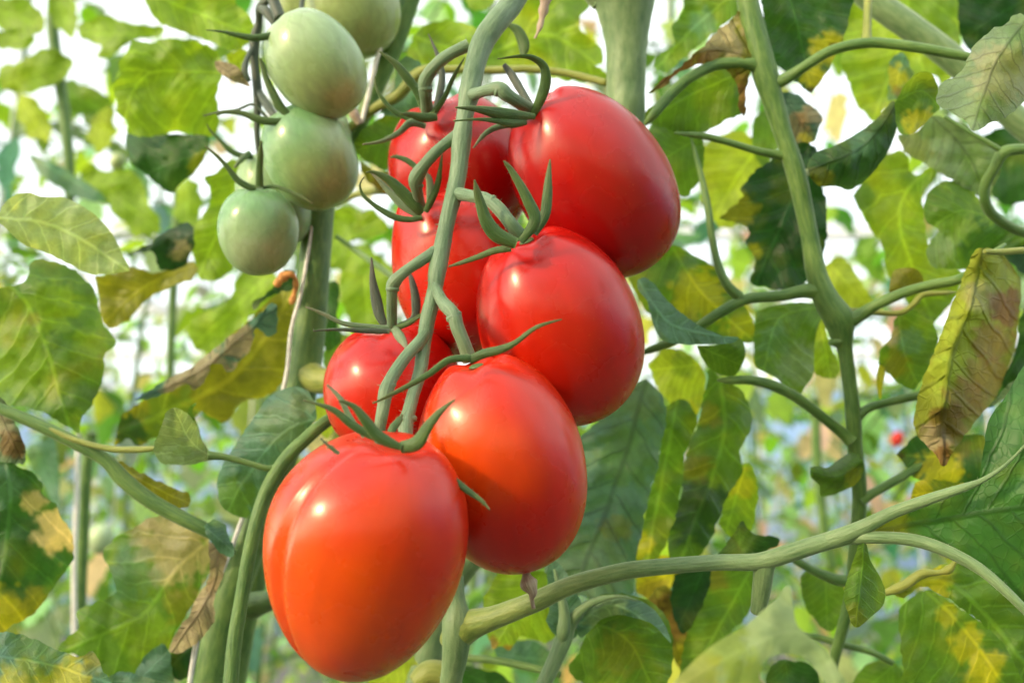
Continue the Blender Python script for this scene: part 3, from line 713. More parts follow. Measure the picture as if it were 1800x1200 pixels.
tomato('biggest orange red tomato in front with a deep crease down one side', (674, 759), (606, 1200), 350, .236, 14, skew=28, col='ored', ribs=0.012, seed=7, group=RG, egg=0.15, pw=0.94, dent=0.07,
  furrow=[(0.58, 0.06, 0.075, 0.10, 3.3)],
  spots=[(560, 1070, 210, 'orange', 1.0), (500, 960, 110, 'orange', .6), (770, 1000, 100, 'red', .4)],
  sepals=[D([(705, 786, 26), (733, 778, 32), (751, 751, 25), (773, 724, 16), (800, 701, 3)], .221, .214),
          D([(705, 786, 14), (680, 775, 24), (660, 762, 26), (642, 738, 22), (624, 716, 14), (607, 707, 8), (595, 704, 3)], .220, .216),
          D([(690, 782, 10), (645, 762, 17), (616, 744, 18), (589, 722, 14), (562, 711, 8), (533, 703, 3)], .224, .222),
          D([(640, 768, 8), (613, 729, 12), (598, 700, 11), (575, 676, 3)], .229, .23, 'p'),
          D([(690, 780, 12), (688, 758, 18), (700, 740, 16), (708, 728, 3)], .236, .24),
          D([(762, 808, 5), (795, 840, 14), (822, 862, 14), (847, 880, 9), (861, 896, 3)], .232, .226),
          D([(596, 797, 8), (585, 789, 9), (575, 781, 6), (563, 770, 3)], .2155, .214, 'p')])

# ------------------------------------------------------------------ green cluster
GG = 'unripe tomatoes of the green cluster'
gt = thing('fruit_truss', P(470, 0, .36), 'thin dark truss stalk carrying the unripe green tomatoes', 'truss stalk')
stalk('main_stalk', gt, [(490, -30, .36, 14), (471, 0, .36, 13), (457, 14, .362, 15), (455, 40, .365, 13), (448, 68, .366, 18), (447, 100, .366, 16), (450, 133, .366, 16), (453, 167, .366, 17), (452, 210, .366, 12), (452, 245, .366, 10), (460, 300, .366, 9)], M_DSTEM, seg=12, hairs=60)
for pts in ([(456, 14, .362, 12), (470, 22, .358, 18), (484, 44, .356, 12)],
            [(447, 82, .366, 10), (436, 100, .362, 9), (430, 125, .36, 12), (438, 143, .36, 8)],
            [(455, 160, .366, 12), (466, 180, .36, 14), (480, 200, .355, 14), (495, 212, .352, 10)],
            [(475, -20, .35, 20), (482, 4, .348, 20), (493, 34, .346, 22)], [(535, -20, .37, 9), (532, 0, .37, 9), (528, 28, .365, 9)]):
    stalk('fruit_stalk', gt, pts, M_DSTEM, seg=10, hairs=15)
gsp = [(570, 170, 70, 'golive', .8)]
tomato('pale green tomato cut by the top edge of the picture, above the others', (588, -66), (650, 97), 168, .385, 8, 'golive', seed=11, ribs=.02, group=GG)
tomato('green tomato corner hidden behind two others at the top edge', (540, -70), (540, 62), 108, .41, 8, 'golive', seed=12, ribs=.02, group=GG)
tomato('large oval green tomato in the upper part of the green cluster', (498, 34), (614, 194), 160, .345, 8, 'gmid', seed=13, ribs=.02, group=GG,
  spots=[(520, 60, 60, 'gpale', .6), (580, 170, 80, 'golive', .8)],
  sepals=[D([(490, 60, 16), (450, 67, 15), (417, 62, 11), (390, 56, 6), (362, 53, 2)], .336, .33)])
tomato('round striped green tomato in the middle of the green cluster', (500, 192), (590, 360), 158, .352, 8, 'gtop', seed=14, ribs=.02, group=GG,
  spots=[(600, 230, 50, 'gpale', .8), (560, 330, 90, 'golive', .8)],
  sepals=[D([(508, 204, 14), (492, 187, 20), (481, 167, 18), (468, 138, 14), (461, 115, 10), (457, 103, 4)], .34, .337),
          D([(500, 212, 14), (481, 214, 16), (457, 211, 17), (428, 200, 12), (401, 197, 8), (380, 202, 3)], .34, .335),
          D([(470, 208, 6), (445, 184, 6), (417, 193, 6), (385, 197, 5), (357, 204, 2)], .35, .35, 'd')])
tomato('small green tomato hanging lowest in the green cluster', (454, 329), (454, 484), 139, .338, 8, 'gtop', seed=15, ribs=.02, group=GG, egg=.05,
  spots=[(430, 450, 70, 'gpale', .9), (450, 480, 50, 'golive', .6)],
  sepals=[D([(456, 330, 18), (456, 297, 15), (458, 270, 12), (459, 247, 3)], .330, .325),
          D([(450, 332, 14), (436, 328, 15), (417, 316, 14), (402, 297, 10), (386, 279, 8), (360, 256, 3)], .330, .325),
          D([(462, 330, 8), (484, 328, 8), (507, 336, 9), (530, 347, 9), (549, 358, 3)], .331, .330)])
tomato('pale green tomato mostly hidden behind the lowest one', (452, 270), (510, 432), 122, .375, 6, 'gmid', seed=16, ribs=.02, group=GG,
  sepals=[D([(445, 276, 10), (431, 275, 12), (406, 266, 12), (388, 248, 8), (370, 230, 5), (364, 218, 2)], .365, .36),
          D([(440, 268, 12), (425, 280, 12), (412, 295, 4)], .364, .36, 'p')])
tomato('thin sliver of a green tomato behind the middle of the green cluster', (572, 180), (588, 300), 76, .39, 6, 'gpale', seed=17, ribs=.02, group=GG)
for lab, x, y, s, d, c in (('far away ripe red tomato, tiny and blurred beside the drooping leaf tip', 1577, 771, 22, 1.5, 'red'),
                           ('far away ripe red tomato at the bottom edge of the picture', 1610, 1196, 26, 1.2, 'red'),
                           ('blurred pale green tomato beside a stem at the lower left', 177, 946, 44, .8, 'gpale'),
                           ('blurred dark small tomato below the hanging two tone leaf', 207, 284, 26, .9, 'golive')):
    tomato(lab, (x + 6, y - s * .6), (x - 6, y + s * .6), s, d, 5, c, seed=int(x), group='tomatoes far behind')

# ------------------------------------------------------------------ thick stems
t = thing('tomato_vine', P(565, 360, .385), 'thick upright green stem left of the red cluster, with a side knuckle', 'stem')
stalk('stem', t, [(590, -60, .42, 44), (580, 120, .41, 46), (568, 300, .39, 50), (559, 400, .385, 52), (550, 500, .38, 56), (543, 580, .378, 58), (532, 660, .376, 60), (515, 740, .374, 56), (480, 850, .372, 54), (430, 980, .368, 58), (395, 1080, .365, 62), (365, 1250, .36, 68)], M_STEM, seg=22, hairs=1000, hair_len=0.0026)
stalk('side_shoot', t, [(538, 655, .376, 56), (560, 668, .37, 48), (590, 672, .365, 42), (640, 690, .36, 36)], M_YSTALK, seg=16, hairs=40)
mb = MB(); tube(mb, [(600, 120, .40, 6), (560, 330, .385, 6), (532, 500, .372, 6), (512, 580, .368, 7), (497, 690, .366, 8), (430, 900, .364, 8), (368, 1060, .352, 8), (345, 1130, .350, 9), (328, 1240, .348, 9)], 6, 6)
o = place('support_string', mb.mesh('support_string'), M_TWINE, None, P(500, 690, .366)); tag(o, 'white support string running down beside the thick stem on the left', 'string')
t = thing('tomato_vine', P(705, 50, .40), 'hairy green stem slanting behind the green cluster from the top edge', 'stem')
stalk('stem', t, [(735, -40, .40, 36), (716, 10, .40, 36), (700, 60, .40, 34), (680, 110, .40, 33), (655, 165, .40, 30), (634, 215, .40, 26), (600, 300, .41, 24)], M_STEM, seg=16, hairs=420, hair_len=0.0026)
mb = MB(); tube(mb, [(690, 30, .385, 7), (665, 95, .384, 8), (652, 150, .384, 8), (636, 215, .384, 9)], 6, 6)
o = place('support_string', mb.mesh('support_string'), M_TWINE, None, P(652, 150, .384)); tag(o, 'grey white string beside the slanting hairy stem', 'string')
mb = MB(); tube(mb, [(618, 192, .372, 12), (625, 205, .372, 16), (632, 218, .372, 12)], 8, 6, knob=.6)
o = place('dried_stub', mb.mesh('dried_stub'), M_DRYST, None, P(625, 205, .372)); tag(o, 'small dried brown stub touching the string by the green cluster', 'dried stub')
t = thing('tomato_vine', P(1100, 100, .36), 'thickest pale stem coming down behind the large red tomato', 'stem')
stalk('stem', t, [(1085, -60, .36, 170), (1096, -10, .36, 118), (1100, 40, .36, 88), (1101, 90, .36, 72), (1100, 150, .36, 68), (1098, 230, .36, 68), (1080, 400, .37, 66), (1020, 640, .375, 64), (930, 850, .375, 62), (800, 1010, .37, 52), (765, 1090, .365, 52), (728, 1250, .36, 56)], M_TRUNK, seg=26, hairs=900, hair_len=0.0012)
stalk('side_shoot', t, [(1060, 0, .36, 46), (1035, -30, .36, 50), (1010, -70, .36, 50)], M_TRUNK, seg=18)
# petiole curving in front at the lower left
t = thing('compound_leaf', P(575, 735, .32), 'curved leaf stalk beside the front tomato with a small leaf on its side', 'leaf')
stalk('leaf_stalk', t, [(620, 715, .335, 22), (572, 742, .325, 22), (530, 778, .32, 24), (500, 810, .318, 26), (470, 860, .315, 25), (450, 920, .312, 25), (437, 980, .31, 25), (425, 1050, .308, 25), (412, 1130, .305, 26), (402, 1240, .30, 27)], M_STEM, seg=16, hairs=260, hair_len=0.0013)
stalk('side_stalk', t, [(490, 824, .318, 14), (465, 822, .316, 11), (430, 812, .315, 11), (395, 803, .314, 12), (365, 800, .313, 16)], M_STEM, seg=12, hairs=20)
leaf(None, [(375, 808), (358, 775), (338, 735), (316, 718), (296, 722), (283, 750), (270, 790), (285, 812), (330, 817)], [(375, 805), (335, 775), (308, 722)], .313, 'grey', root=t, g=(.01, .004), curl=.02, res=7, rag=.7)
leaf(None, [(330, 735), (333, 715), (346, 708), (338, 724), (352, 758), (345, 765)], [(350, 760), (340, 712)], .33, 'green', root=t, res=5, rag=.3)
stalk('stem_behind', None, [(470, 860, .40, 40), (455, 940, .40, 42), (445, 1020, .40, 46), (425, 1100, .40, 48), (400, 1240, .40, 50)], M_STEM, loc=P(450, 1000, .40), label='dark stem behind the curved stalk at the lower left', cat='stem').name = 'tomato_vine'
o = stalk('side_branch', None, [(440, 1065, .385, 50), (462, 1058, .382, 40), (485, 1052, .378, 34), (520, 1052, .372, 30)], M_STEM, loc=P(460, 1058, .385), label='short green knuckle branch just left of the front tomato', cat='branch')

# ------------------------------------------------------------------ long leaf stalk across the lower right
t = thing('compound_leaf', P(805, 1090, .30), 'long pale leaf stalk arching across the lower right to a big green leaf', 'leaf')
stalk('node_stem', t, [(800, 1010, .305, 30), (800, 1050, .302, 36), (803, 1095, .298, 52), (800, 1150, .298, 46), (792, 1200, .30, 38), (785, 1260, .30, 36)], M_TRUNK, seg=16, hairs=100)
stalk('leaf_stalk', t, [(778, 1128, .302, 10), (788, 1122, .300, 34), (808, 1108, .2985, 58), (832, 1096, .298, 52), (870, 1084, .295, 40), (940, 1057, .29, 36), (1010, 1026, .287, 32), (1100, 1003, .283, 30), (1180, 994, .28, 28), (1260, 988, .277, 28), (1330, 987, .275, 30), (1380, 974, .273, 32), (1440, 955, .271, 30), (1505, 940, .27, 26)], M_TRUNK, seg=18, hairs=260, hair_len=0.0008, tint=lambda t: mixc((1.35, 1.12, .42), (1, 1, 1), (t - .15) / .5))  # yellow tint near the base: sunlight painted into the colour along with pigment
stalk('leaf_stalk_branch', t, [(1360, 978, .2755, 8), (1400, 966, .2735, 24), (1470, 945, .270, 30), (1520, 925, .268, 26), (1570, 900, .265, 22), (1630, 878, .2615, 20), (1690, 858, .2585, 15), (1730, 842, .257, 9), (1775, 810, .2555, 5), (1830, 750, .253, 3)], M_TRUNK, seg=14, hairs=120, hair_len=0.0008)
stalk('leaf_stalk_branch', t, [(1440, 956, .2725, 8), (1480, 948, .2715, 20), (1530, 944, .267, 21), (1600, 948, .264, 22), (1660, 966, .26, 22), (1720, 998, .256, 20), (1770, 1040, .252, 17), (1830, 1100, .248, 14)], M_TRUNK, seg=14, hairs=120, hair_len=0.0008)
stalk('stub', t, [(1342, 985, .276, 46), (1342, 1005, .276, 36), (1338, 1040, .278, 32), (1332, 1075, .28, 26)], M_TRUNK, seg=12, label='cut brown spotted stub')
leaf(None, [(1515, 936), (1560, 912), (1640, 880), (1712, 855), (1728, 800), (1735, 745), (1765, 700), (1830, 640), (1860, 1010), (1800, 1066), (1760, 1025), (1700, 985), (1640, 958), (1570, 946)], [(1515, 938), (1700, 905), (1860, 880)], .262, (0.045, 0.15, 0.03), root=t, mat=M_LEAFD, g=(-.004, .0), curl=.002, ruf=.4, mott=.25, res=9, rag=.5, nv=5, spots=[(1560, 930, 40, 'yel', .5)])
leaf(None, [(1508, 958), (1500, 985), (1487, 1020), (1483, 1050), (1490, 1075), (1503, 1102), (1530, 1085), (1552, 1062), (1555, 1035), (1545, 1010), (1530, 985), (1522, 955)], [(1518, 955), (1515, 1010), (1504, 1100)], .268, 'green', root=t, curl=.07, res=6, rag=.3, nv=5, g=(.01, 0), spots=[(1500, 1090, 30, 'olive', .5)])

# ------------------------------------------------------------------ leaves on the left
LB = 'leaves of the near plants'
def lf(first, *a, **k):
    k.setdefault('group', LB); return leaf(first, *a, **k)
lf('light green lobed leaf hanging above a darker one at the upper left', [(385, 90), (340, 72), (300, 68), (262, 74), (232, 72), (222, 95), (208, 110), (212, 130), (196, 152), (206, 180), (205, 198), (222, 215), (224, 236), (260, 240), (320, 234), (370, 240), (384, 225), (382, 170), (390, 130)],
   [(390, 128), (330, 126), (265, 128), (235, 160), (222, 200)], .42, 'lit', g=(.003, .006), curl=.008, res=8, rag=1.2)
lf('dark green leaf tip below the light lobed leaf at the upper left', [(222, 236), (270, 236), (330, 236), (367, 242), (362, 275), (340, 305), (318, 322), (302, 338), (280, 326), (252, 302), (232, 290), (222, 262)], [(372, 262), (310, 285), (260, 305)], .425, 'dark', g=(0, .01), curl=.03, res=8, rag=.6, mott=.15, spots=[(355, 290, 25, 'yel', .4)])
lf('yellow green leaf cut by the top edge above the lobed leaf', [(250, -20), (262, 20), (285, 42), (330, 60), (370, 75), (400, 88), (425, 86), (445, 60), (440, 30), (415, 10), (400, -25)], [(240, -20), (340, 20), (440, 60)], .44, 'lit', g=(.004, 0), curl=-.01, res=9)
lf('blurred jagged pale leaf between the two light leaves at the top left', [(135, 45), (180, 28), (230, 42), (285, 48), (282, 64), (235, 72), (200, 95), (170, 102), (178, 80), (145, 70)], [(285, 55), (220, 60), (150, 60)], .62, 'lit', res=9)
lf('small yellowish leaf high between green cluster and top edge', [(395, 95), (430, 88), (440, 105), (425, 130), (400, 110)], [(440, 90), (400, 110)], .45, 'lime', res=7)
lf('pale dried petal stuck on the dark truss', [(377, 109), (388, 107), (417, 118), (428, 133), (440, 152), (423, 148), (401, 139), (381, 123)], [(377, 112), (438, 150)], .36, 'tan', M_DRY, res=5, rag=.3, name='dried_petal', cat='petal', group=None)
lf('pointed oval yellow green leaf at the left edge with fine veins', [(-10, 385), (15, 350), (45, 338), (75, 346), (105, 345), (145, 362), (180, 390), (205, 425), (222, 460), (228, 476), (200, 480), (165, 482), (130, 468), (85, 445), (40, 428), (15, 405)], [(-15, 382), (80, 392), (150, 425), (226, 476)], .33, 'pale', g=(.006, .0), curl=.012, res=8, rag=.5, mott=.55, nv=5)
lf('large broad green leaf at the left edge with yellow mottling', [(-20, 505), (25, 502), (50, 485), (52, 465), (75, 456), (110, 464), (150, 490), (168, 512), (178, 560), (200, 590), (202, 608), (185, 622), (180, 665), (165, 705), (142, 740), (140, 762), (110, 745), (60, 718), (-20, 690)], [(-25, 500), (25, 508), (75, 590), (120, 745)], .36, 'green', g=(.004, -.003), curl=.012, res=9, rag=.9, mott=.75, nv=8, spots=[(90, 540, 50, 'lit', .7), (40, 640, 60, 'lit', .7), (150, 610, 30, 'lit', .6), (60, 560, 14, 'brown', .35)])
lf('yellow green leaf behind the pointed leaf with a folded dark flap', [(165, 485), (200, 482), (232, 470), (280, 478), (330, 460), (345, 462), (338, 490), (300, 505), (268, 520), (240, 545), (222, 565), (190, 577), (175, 545), (172, 510)], [(345, 465), (260, 500), (190, 560)], .43, 'olive', g=(0, .004), res=8, mott=.8,
   rims=[dict(o=[(222, 450), (258, 430), (282, 412), (332, 392), (342, 425), (334, 452), (318, 470), (280, 475), (275, 452), (262, 442)], m=[(225, 448), (300, 440), (340, 420)], d=.415, c='deep', res=7, curl=.05, mott=.1, spots=[(318, 440, 18, 'tan', .5)])])
lf('bright yellow green leaf left of the lowest green tomato', [(358, 312), (385, 300), (405, 280), (430, 300), (420, 380), (415, 450), (405, 478), (380, 492), (352, 490), (340, 455), (336, 410), (372, 350)], [(425, 290), (390, 390), (350, 485)], .44, 'lit', res=8, g=(0, .003))
lf('narrow dark crumpled leaf with a tan scorched top edge, slanting left of the stem', [(200, 785), (212, 735), (240, 710), (300, 670), (350, 640), (395, 600), (440, 560), (482, 520), (520, 498), (530, 560), (516, 620), (500, 665), (480, 690), (450, 700), (425, 705), (398, 742), (370, 732), (350, 722), (330, 750), (272, 768), (245, 785), (225, 770)],
   [(205, 760), (300, 720), (420, 650), (520, 510)], .40, 'olive', g=(.006, .006), res=8, mott=.8, spots=[(300, 740, 60, 'green', .6), (225, 760, 34, 'deep', .9)],
   rims=[dict(o=[(236, 704), (250, 692), (285, 672), (330, 648), (370, 620), (400, 596), (435, 568), (460, 548), (478, 532), (488, 548), (484, 580), (470, 590), (452, 576), (445, 598), (432, 622), (405, 655), (388, 640), (372, 640), (362, 664), (342, 684), (328, 676), (300, 690), (268, 698)], m=[(236, 704), (350, 650), (480, 545)], d=.378, c='blue', res=6, curl=.1, rag=1, mat=M_DRY, nv=9, spots=[(350, 655, 60, 'tan', .8), (420, 600, 34, 'tan', .8), (300, 680, 20, 'tan', .7)])])
lf('tiny curled green leaf tip beside the orange shrivel on the stem', [(442, 532), (470, 512), (490, 495), (500, 478), (520, 480), (515, 510), (492, 515), (465, 530), (448, 545)], [(442, 538), (515, 490)], .385, 'dark', M_LEAFD, res=6)
mb = MB(); tube(mb, [(486, 500, .37, 12), (496, 488, .368, 16), (508, 482, .367, 14), (518, 488, .368, 10), (520, 505, .37, 8), (514, 528, .372, 9), (510, 534, .373, 3)], 10, 6, knob=.9)
o = place('dried_flower', mb.mesh('dried_flower'), simple('orange_shrivel', (0.55, 0.25, 0.08), .8, noise_amt=.5, scale=300), None, P(500, 490, .368)); tag(o, 'shrivelled orange flower remnant clinging to the thick stem', 'dried flower')
lf('grey green rounded leaf in front of the stem foot left of the front tomato', [(384, 880), (382, 845), (390, 820), (420, 772), (445, 735), (470, 700), (500, 683), (522, 679), (545, 692), (556, 720), (553, 742), (520, 775), (495, 800), (478, 822), (462, 862), (445, 908), (420, 908), (398, 898)], [(560, 735), (500, 760), (440, 830), (400, 900)], .345, 'blue', g=(.0, .006), curl=.02, res=7, rag=.5, mott=.3, spots=[(410, 880, 45, 'green', .8), (530, 710, 24, 'olive', .4), (500, 740, 50, 'grey', .6)])
t = thing('compound_leaf', P(15, 722, .33), 'long leaf stalk crossing the lower left with wilted scorched leaflets', 'leaf')
stalk('leaf_stalk', t, [(-30, 705, .33, 18), (20, 726, .33, 20), (80, 752, .33, 22), (140, 782, .33, 23), (185, 808, .33, 24), (220, 845, .33, 28), (262, 878, .33, 27), (310, 905, .33, 26), (360, 930, .33, 24), (392, 950, .332, 18), (412, 972, .335, 8)], M_STEM, seg=14, hairs=150)
stalk('side_stalk', t, [(80, 750, .329, 8), (130, 772, .328, 10), (190, 788, .327, 11), (240, 790, .326, 12), (280, 787, .325, 8)], M_YSTALK, seg=10)
leaf(None, [(178, 800), (215, 812), (262, 838), (310, 860), (332, 868), (332, 890), (300, 892), (262, 870), (225, 840)], [(180, 800), (260, 850), (332, 885)], .34, 'olive', root=t, res=6)
leaf(None, [(360, 925), (375, 912), (392, 918), (402, 940), (412, 972), (395, 975), (378, 960), (366, 945)], [(360, 925), (412, 970)], .325, 'blue', root=t, res=6, curl=.1)
leaf(None, [(100, 1142), (112, 1125), (138, 1100), (134, 1075), (165, 1060), (202, 1040), (196, 1015), (186, 985), (182, 968), (205, 945), (235, 928), (270, 908), (312, 905), (350, 930), (366, 945), (372, 975), (365, 1010), (352, 1035), (330, 1075), (310, 1110), (296, 1150), (304, 1215), (240, 1215), (195, 1190), (150, 1158)],
   [(368, 950), (310, 1000), (250, 1080), (120, 1140)], .36, 'green', root=t, g=(-.002, .003), curl=.006, res=8, mott=.6, nv=6, rag=1,
   spots=[(310, 960, 75, 'tan', .75), (250, 930, 30, 'tan', .6), (250, 1100, 50, 'lit', .6), (320, 1060, 40, 'olive', .6), (230, 1010, 50, 'blue', .5)], label='large leaflet with a tan scorched patch')
leaf(None, [(366, 950), (384, 958), (400, 975), (392, 1010), (376, 1055), (378, 1085), (356, 1120), (330, 1140), (298, 1148), (305, 1120), (320, 1095), (332, 1080), (352, 1040), (368, 1008)], [(384, 955), (370, 1040), (300, 1146)], .345, 'tan', M_DRY, root=t, res=7, curl=.02, label='pale tan dried leaflet', spots=[(378, 1030, 18, 'brown', .4)])
leaf(None, [(296, 1148), (330, 1140), (352, 1118), (366, 1085), (358, 1062), (372, 1020), (378, 1040), (380, 1100), (362, 1150), (340, 1185), (305, 1190)], [(375, 1030), (360, 1110), (300, 1170)], .372, 'deep', root=t, res=7)
leaf(None, [(230, 1200), (250, 1160), (285, 1130), (300, 1160), (300, 1220), (225, 1220)], [(230, 1210), (300, 1140)], .355, 'blue', root=t, res=8)
lf('dark green leaf at the left edge with a tan scorched margin', [(-20, 812), (10, 800), (28, 818), (60, 832), (74, 850), (76, 870), (98, 885), (112, 915), (128, 945), (130, 978), (118, 1000), (92, 1035), (62, 1075), (20, 1098), (-20, 1112)], [(10, 790), (18, 880), (5, 1000), (-15, 1100)], .34, 'dark', g=(.006, .0), curl=.01, res=8, mott=.3, spots=[(105, 930, 46, 'tan', .9), (60, 880, 22, 'tan', .6), (10, 1085, 50, 'yel', .8), (60, 1060, 28, 'olive', .7), (-5, 850, 40, 'blue', .4)], nv=5)
lf('brown curled leaf scrap at the left edge', [(-20, 690), (8, 705), (28, 745), (46, 790), (42, 818), (20, 812), (-20, 800)], [(-15, 695), (40, 815)], .335, 'grey', M_DRY, res=7, curl=.04, spots=[(25, 780, 28, 'brown', .8), (5, 740, 22, 'tan', .6)])
lf('leaf at the bottom left corner with a yellow underside', [(-20, 1112), (25, 1112), (60, 1122), (100, 1142), (135, 1152), (150, 1150), (158, 1143), (172, 1155), (184, 1180), (190, 1220), (-20, 1220)], [(-20, 1150), (80, 1165), (190, 1200)], .30, 'blue', g=(0, -.01), res=8, mott=.3, spots=[(160, 1165, 25, 'olive', .9), (120, 1190, 40, 'yel', .8), (50, 1215, 60, 'yel', .8), (60, 1150, 50, 'green', .7)])
lf('dark rolled leaf edge at the bottom near the stem', [(185, 1190), (215, 1180), (260, 1190), (310, 1205), (200, 1225)], [(185, 1195), (300, 1205)], .33, 'blue', res=7, curl=.1)
# between the green cluster and the stem
lf('dark green heart shaped leaf just behind the left side of the red cluster', [(618, 255), (640, 228), (670, 205), (700, 190), (735, 185), (735, 260), (700, 300), (672, 297), (645, 285), (628, 270)], [(735, 195), (680, 245), (625, 265)], .395, 'green', res=7, mott=.6, spots=[(625, 270, 25, 'lit', .5)])
lf('scorched edged leaf low behind the upper left red tomato', [(630, 280), (660, 300), (700, 305), (720, 330), (690, 345), (660, 330), (640, 310)], [(625, 275), (710, 335)], .41, 'olive', res=7, spots=[(680, 320, 26, 'brown', .6)])
lf('small lit heart shaped leaf right of the thick stem', [(610, 422), (622, 396), (645, 368), (662, 375), (680, 395), (682, 405), (660, 418), (635, 420)], [(612, 420), (680, 396)], .55, 'lit', res=7)
lf('pale lit leaf touching the thick stem on its right', [(578, 378), (598, 366), (620, 372), (632, 392), (618, 420), (610, 445), (580, 460)], [(620, 375), (580, 450)], .56, 'lit', res=8)
lf('lit round leaf low on the right side of the thick stem', [(575, 430), (640, 430), (662, 450), (650, 480), (610, 478), (575, 462)], [(660, 440), (580, 450)], .60, 'lit', res=9)
lf('green leaf behind the thick stem above its knuckle', [(572, 590), (600, 585), (640, 600), (640, 640), (600, 665), (572, 650)], [(640, 600), (575, 640)], .43, 'green', res=9, spots=[(620, 610, 26, 'yel', .7)])
lf('dark leaf edge peeking from behind the thick stem', [(570, 500), (590, 495), (597, 520), (592, 560), (600, 600), (570, 610)], [(580, 500), (585, 600)], .42, 'dark', res=9)
lf('small yellow leaf below the knuckle between stem and tomato', [(553, 700), (585, 695), (590, 720), (580, 770), (556, 750)], [(590, 700), (560, 760)], .42, 'lime', res=8)
stalk('thin_stalk', None, [(590, 415, .45, 8), (625, 440, .45, 9), (660, 465, .44, 10), (695, 490, .43, 10)], M_STEM, loc=P(640, 450, .45), label='thin green stalk sloping to the middle left tomato', cat='stalk', hairs=20)
stalk('thin_stalk', None, [(590, 358, .44, 12), (625, 342, .43, 12), (665, 335, .42, 14), (700, 338, .42, 14)], M_YSTALK, loc=P(640, 340, .43), label='pale stalk running behind the left red tomatoes', cat='stalk')
# top centre
lf('big backlit yellow green leaf behind the top of the cluster', [(712, 90), (738, 50), (768, 38), (815, 40), (850, 52), (880, 20), (920, -20), (1030, -30), (1035, 10), (1018, 40), (1030, 62), (1058, 88), (1062, 110), (1045, 115), (1068, 132), (1060, 150), (1000, 142), (940, 130), (870, 128), (800, 128), (740, 112)], [(720, 60), (840, 95), (960, 60), (1030, 100)], .44, 'lit', res=9, mott=.8, rag=1.3, spots=[(850, 90, 40, 'green', .6), (1000, 20, 35, 'green', .6), (970, 95, 22, 'green', .5)])
lf('green leaf cut by the top edge left of the truss stalk', [(812, -25), (822, 12), (840, 18), (862, 10), (885, -25)], [(815, -20), (870, -5)], .45, 'lit', res=8)
lf('blue green folded leaf behind the upper left sepals', [(668, 200), (690, 160), (700, 110), (722, 100), (745, 120), (760, 150), (745, 185), (700, 205)], [(740, 120), (690, 195)], .385, 'blue', res=7, curl=.03)
stalk('leaf_stalk', None, [(615, 225, .39, 14), (660, 190, .385, 18), (700, 168, .38, 20), (740, 128, .378, 22), (800, 122, .376, 14), (870, 124, .374, 14), (930, 122, .372, 13), (1000, 130, .37, 13), (1068, 147, .365, 13)], M_YSTALK, loc=P(800, 122, .376), label='leaf stalk running behind the truss to the thickest stem', cat='stalk', hairs=60)
mb = MB(); tube(mb, [(888, 42, .33, 4), (908, 52, .33, 16), (919, 72, .33, 21), (921, 88, .33, 18), (917, 102, .33, 5)], 10, 6, flat=.35)
o = place('sepal', mb.mesh('sepal'), M_SEPAL, None, P(915, 70, .33)); tag(o, 'loose dark sepal hanging above the curled one near the top', 'sepal')
mb = MB(); tube(mb, [(962, -25, .32, 18), (958, 5, .32, 20), (953, 30, .32, 17), (948, 50, .32, 11), (940, 68, .32, 3)], 10, 6, flat=.5, knob=.7)
o = place('dried_leaf', mb.mesh('dried_leaf'), M_DRYST, None, P(953, 20, .32)); tag(o, 'shrivelled brown leaf tip hanging from the top edge', 'dried leaf')

# ------------------------------------------------------------------ the drooping compound leaf on the right
t = thing('compound_leaf', P(1312, 0, .35), 'long jointed leaf stalk hanging down the right side with many side leaflets', 'leaf')
stalk('leaf_stalk', t, [(1305, -40, .35, 36), (1318, 20, .35, 38), (1330, 70, .35, 42), (1345, 130, .35, 44), (1363, 190, .35, 36), (1380, 245, .35, 32), (1398, 300, .35, 34), (1412, 360, .35, 32), (1424, 420, .35, 31), (1435, 480, .35, 36), (1452, 525, .35, 44), (1475, 562, .35, 52), (1480, 590, .35, 40), (1486, 620, .35, 26), (1494, 680, .35, 25), (1500, 735, .35, 27), (1503, 790, .352, 26), (1510, 850, .353, 26), (1510, 900, .355, 24), (1502, 970, .357, 22), (1497, 1040, .36, 22), (1482, 1100, .362, 20), (1466, 1160, .365, 18), (1450, 1230, .37, 16)],
      M_STEM, seg=20, hairs=420, knobs=[(1474, 600, .35, 36, 80)])
